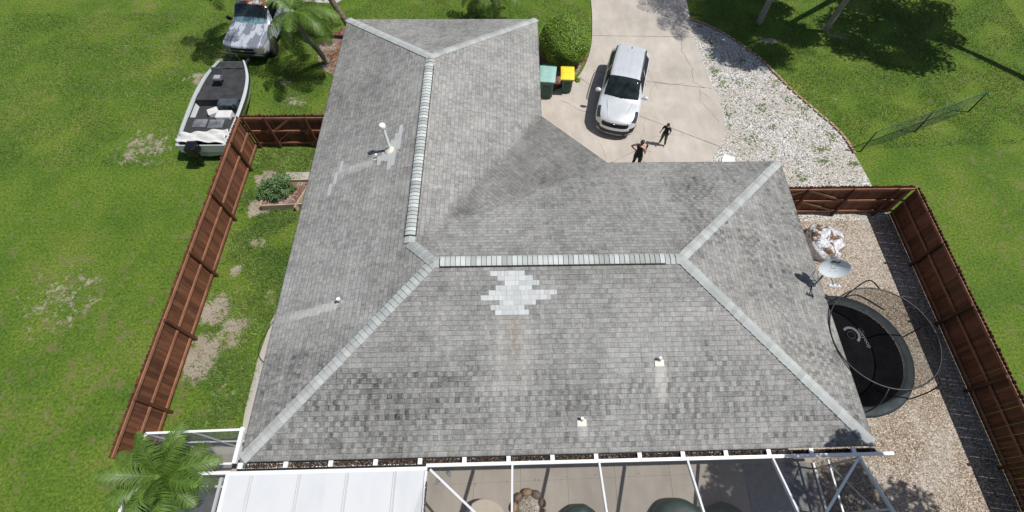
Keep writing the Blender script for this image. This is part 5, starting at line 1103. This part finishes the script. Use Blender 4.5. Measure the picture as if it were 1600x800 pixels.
ph = thing('phone', 'dark smartphone held out in the woman\'s right hand', 'phone', (0, 0, 0)); bpy.context.view_layer.update()
hw_ = Matrix.Translation((12.27, 11.62, .052)) @ Matrix.Rotation(math.pi*.78, 4, 'Z') @ (Vector((-.12, -.37, 1.17))*(1.66/1.7)); ph.location = hw_; ph.rotation_euler = (.5, 0, math.pi*.78)
MB().box((0, 0, 0), (.075, .012, .15)).build('case', M['black'], ph, bevel=.005); MB().box((0, .0075, 0), (.066, .002, .14)).build('screen', M['glass'], ph)
Z_ = thing('white_board_scrap', 'white rectangular board lying on gravel at the eave by the driveway end', 'board', (16.36, 12.13, .015), .0); 
MB().prism([(-.30, -.20), (.28, -.20), (.30, .02), (-.06, .24), (-.2, .1)], 0, .03).build('board', M['white'], Z_, bevel=.004)

# ================================================================== RIGHT SIDE YARD
sd_ = thing('satellite_dish', 'oval pale grey satellite dish mounted on the right eave', 'satellite dish', (16.72, 4.93, 2.6), world=True)
M['dish'] = dirty('pale_grey_enamel', (.55, .60, .63), .4, .06, 4); M['dgrey'] = dirty('grey_metal', (.22, .24, .25), .45, .15, 8, metal=.4)
dc = Vector((16.83, 4.97, 3.53)); nn = Vector((-.22, -.84, .50)).normalized(); q = nn.to_track_quat('Z', 'Y').to_matrix(); xa = Vector((1, 0, 0)); xa = (xa-nn*xa.dot(nn)).normalized(); ya = nn.cross(xa); Q = Matrix((xa, ya, nn)).transposed()
mb = MB(); pf = [(0, .0)]+[(r, .13*r*r/.2) for r in (.1, .2, .3, .38, .44)]; mb.lathe([(.45, .128)]+[(r, z) for r, z in pf[::-1]], dc, 48, M=Q, sx=1.0, sy=.72, cap=False); mb.lathe([(0, -.012)]+[(r, z-.012) for r, z in pf[1:]]+[(.45, .128)], dc, 48, M=Q, sx=1.0, sy=.72, cap=False); refl = mb.build('reflector', M['dish'], sd_, auto=60)
# emblem: dark block with a pale swoosh, lettering under it
dk = dirty('dark_print', (.04, .05, .06), .5, .1, 5); og = dirty('faded_orange_print', (.42, .33, .22), .5, .1, 5); off_ = Vector((16.72, 4.93, 2.6))
def dpt(x, y, up=.004): r2 = x*x+(y/.72)**2; return dc+Q @ Vector((x, y, .13*r2/.2+up))-off_
def patch2(poly, mat, name, par, up=.005):
    mb = MB(); mb.add([dpt(x, y, up) for x, y in poly], [tuple(range(len(poly)))]); me_ = mb; o = MB(); o.v = me_.v; o.f = me_.f; o.mi = me_.mi; return o.build(name, mat, None)
def dish_mark(polys, mat, name, up=.012):
    mb = MB()
    for poly in polys:
        F_ = [dpt(x, y, up) for x, y in poly]; B2 = [dpt(x, y, up-.006) for x, y in poly]; k = len(poly); mb.add(F_+B2, [tuple(range(k))]+[(i, i+k, (i+1) % k+k, (i+1) % k) for i in range(k)])
    o = mb.build(name, mat); o.parent = refl; return o
dish_mark([[(-.12, .23), (-.03, .23), (.0, .21), (.01, .185), (-.01, .16), (-.05, .15), (-.12, .15)], [(.12, .23), (.10, .23), (.07, .19), (.0, .155), (-.02, .15), (.12, .15)]], dk, 'emblem')
tx = text_mesh('DIRECTV', .045, Matrix.Translation(dpt(0, .115, .012)) @ Q.to_4x4(), og, refl, 'emblem_letters', .001); tx2 = text_mesh('Slimline', .05, Matrix.Translation(dpt(0, -.05, .010)) @ Q.to_4x4(), og, refl, 'small_letters', .001)
dish_mark([[(x+.009*math.cos(a), y+.009*math.sin(a)) for a in np.linspace(0, 5.5, 7)] for x, y in ((-.08, .03), (.08, .03), (-.08, -.14), (.08, -.14))], dk, 'bolt')
bk = dc-nn*.04; ft = Vector((16.50, 4.72, 2.70))
mb = MB(); mb.tube(smooth_poly([ft, ft+Vector((.05, .02, .35)), bk-nn*.12, bk], 5), .028, 10); mb.build('mast', M['dgrey'], sd_, smooth=True)
mb = MB(); mb.box(bk-nn*.06, (.22, .2, .09), M=Q); mb.build('mount_bracket', M['dgrey'], sd_, bevel=.01)
mb = MB(); mb.box(ft+Vector((0, 0, -.03)), (.22, .15, .02), M=slopeM(S, 0)); mb.bar(ft, (16.42, 4.3, 2.72), .02, .02); mb.bar(ft+Vector((.06, 0, .3)), (16.35, 4.98, 2.75), .02, .02); mb.build('foot_plate', M['dgrey'], sd_)
fa = dc+nn*.50-ya*.40
mb = MB(); mb.tube([bk-ya*.28, dc-ya*.36+nn*.1, fa], .018, 8); mb.build('arm', M['dgrey'], sd_, smooth=True)
mb = MB(); mb.box(fa, (.36, .06, .07), M=Q); lo_ = mb.build('feed_head', M['dish'], sd_, bevel=.01)
mb = MB()
for x in (-.12, 0, .12): mb.tube([fa+xa*x+Vector((0, .0, 0)), fa+xa*x-nn*.09+ya*.03], .03, 10)
mb.build('feed_horn', M['white'], lo_, smooth=True)
mb = MB(); mb.tube(smooth_poly([bk-ya*.2, bk-xa*.28-ya*.1-Vector((0, 0, .2)), ft+Vector((.18, .12, .1)), ft+Vector((.1, .3, .05)), Vector((16.93, 5.4, 2.5))], 6), .008, 6); mb.build('cable', M['black'], sd_, smooth=True)

# bag of soil
n = N('torn_soil_bag'); p = n.geo(); x_, y_, z_ = n.xyz(p); a = n.noise(2.3, 4, .6, p, dist=.6); b = n.noise(9, 3, .6, p); v = n.vor(4.5, p)
c = n.mul((.62, .63, .67), n.lin(b, .3, .7, .55, 1.15)); blue = n.ss(n.noise(3.4, 3, .5, p), .60, .66); c = n.mix(n.math('MULTIPLY', blue, .7), c, (.12, .28, .45)); c = n.mix(n.math('MULTIPLY', n.ss(n.noise(4.8, 4, .5, p), .63, .67), .8), c, (.16, .16, .18))
soil = n.math('MULTIPLY', n.ss(a, .545, .57), n.math('GREATER_THAN', z_, .42)); c = n.mix(soil, c, n.mul((.14, .08, .045), n.lin(n.noise(40, 2, .7, p), .3, .7, .4, 1.7)))
M['bag'] = n.out(c, .45, n.bump(n.noise(7, 4, .6, p), .9, .06))
bg_ = thing('soil_bag_pile', 'torn white plastic bags of brown soil on the pebbles beside the dish', 'bag pile', (19.15, 7.75, .012)); random.seed(3)
P = []
for i in range(22):
    th = math.pi*.5*i/21; row = []
    for k in range(48):
        a = 2*math.pi*k/48; e = 3.2; ca, sa = math.cos(a), math.sin(a); rr = (abs(ca)**e+abs(sa)**e)**(-1/e); hz = math.sin(th)**.55; rad = math.cos(th)**.38
        nz = 1+.05*math.sin(a*3+1)+.035*math.sin(a*7+i*.5); row.append((.66*ca*rr*rad*nz, .72*sa*rr*rad*nz, .55*hz+.05*math.sin(ca*6*rad+2)*math.cos(sa*5*rad+i*.2)*(i > 9)))
    P.append(row)
mb = MB(); mb.grid(P, wrap=True); mb.v = [tuple(Matrix.Rotation(-.2, 3, 'Z') @ Vector(v)) for v in mb.v]; mb.build('bag', M['bag'], bg_, smooth=True)

# trampoline
tm = thing('trampoline', 'round black trampoline with a net enclosure on the pebbles beside the right eave', 'trampoline', (18.15, 3.12, .012))
MB().lathe([(0, .88), (1.72, .90), (1.74, .88)], (0, 0, 0), 64).build('mat', dirty('black_mat', (.006, .006, .007), .95, .3, 3, fine=30, spec=.05), tm, smooth=True)
MB().lathe([(1.73, .90), (1.80, .935), (2.0, .94), (2.07, .91), (2.07, .84), (2.03, .80)], (0, 0, 0), 64, cap=False).build('pad', dirty('dark_blue_grey_pad', (.025, .034, .04), .6, .2, 4, spec=.2), tm, smooth=True)
mb = MB(); mb.tube([(2.03*math.cos(a*math.pi/24), 2.03*math.sin(a*math.pi/24), .82) for a in range(49)], .03, 8)
mb.build('frame_ring', M['dgrey'], tm, smooth=True)
for k in range(6):
    a = k*math.pi/3+.25; c_, s_ = math.cos(a), math.sin(a); mb = MB(); mb.tube([(1.95*c_, 1.95*s_, .8), (1.95*c_, 1.95*s_, .02), (1.95*math.cos(a+.35), 1.95*math.sin(a+.35), .02), (1.95*math.cos(a+.35), 1.95*math.sin(a+.35), .8)], .025, 8); mb.build('leg', M['dgrey'], tm)
    mb = MB(); mb.tube(smooth_poly([(2.09*c_, 2.09*s_, .4), (2.14*c_, 2.14*s_, 1.4), (2.04*c_, 2.04*s_, 2.3), (.12+1.6*c_, -.05+1.6*s_, 2.6)], 5), .022, 8); mb.build('net_pole', M['black'], tm, smooth=True)
M['net'] = screenmat('black_net', .42, (.004, .004, .005)); K = 64
rg = [(.12+1.60*math.cos(2*math.pi*k/K), -.05+1.60*math.sin(2*math.pi*k/K)) for k in range(K)]
mb = MB(); mb.grid([[((x-.12)*1.1, (y+.05)*1.1, .94) for x, y in rg], [(x, y, 2.6) for x, y in rg]], wrap=True); mb.build('net', M['net'], tm, smooth=True)
MB().tube([(x, y, 2.6) for x, y in rg]+[(rg[0][0], rg[0][1], 2.6)], .022, 8).build('net_ring', M['black'], tm, smooth=True)
pw = dirty('pale_print_grey', (.06, .07, .075), .6, .2, 8); mb = MB(); ci = [(.30+.30*math.cos(a), .62+.30*math.sin(a)) for a in np.linspace(-1.0, 2.4, 20)]; cj = [(.30+.22*math.cos(a), .62+.22*math.sin(a)) for a in np.linspace(-1.0, 2.4, 20)]
mb.grid([[(x, y, .907) for x, y in cj], [(x, y, .907) for x, y in ci]], flip=True); mb.tube([(.30+.13*math.cos(a), .62+.13*math.sin(a), .905) for a in np.linspace(0, 6.28, 24)], .008, 4); lg = mb.build('mat_emblem', pw, tm)
text_mesh('alleyoop', .21, Matrix.Translation((.72, .50, .908)) @ Matrix.Rotation(-1.38, 4, 'Z'), pw, tm, 'mat_letters', .001)
# hoses
h = MB(); h.tube(smooth_poly([(-.7, 5.3, .06), (-1.2, 5.05, .06), (-1.5, 4.3, .05), (-1.52, 3.8, .06), (-1.2, 3.45, .06), (-.6, 3.4, .06)], 8), .014, 8); tag(h.build('garden_hose', M['rubber'], smooth=True), 'dark hose looping over the concrete walk by the left eave', 'hose')
h = MB(); h.tube(smooth_poly([(16.4, 5.2, .03), (17.4, 5.5, .03), (18.3, 5.75, .03), (19.0, 5.45, .03), (19.8, 5.6, .03), (20.6, 5.0, .03)], 8), .022, 8); tag(h.build('drain_pipe', M['rubber'], smooth=True), 'black corrugated pipe lying on the pebbles behind the trampoline', 'pipe')
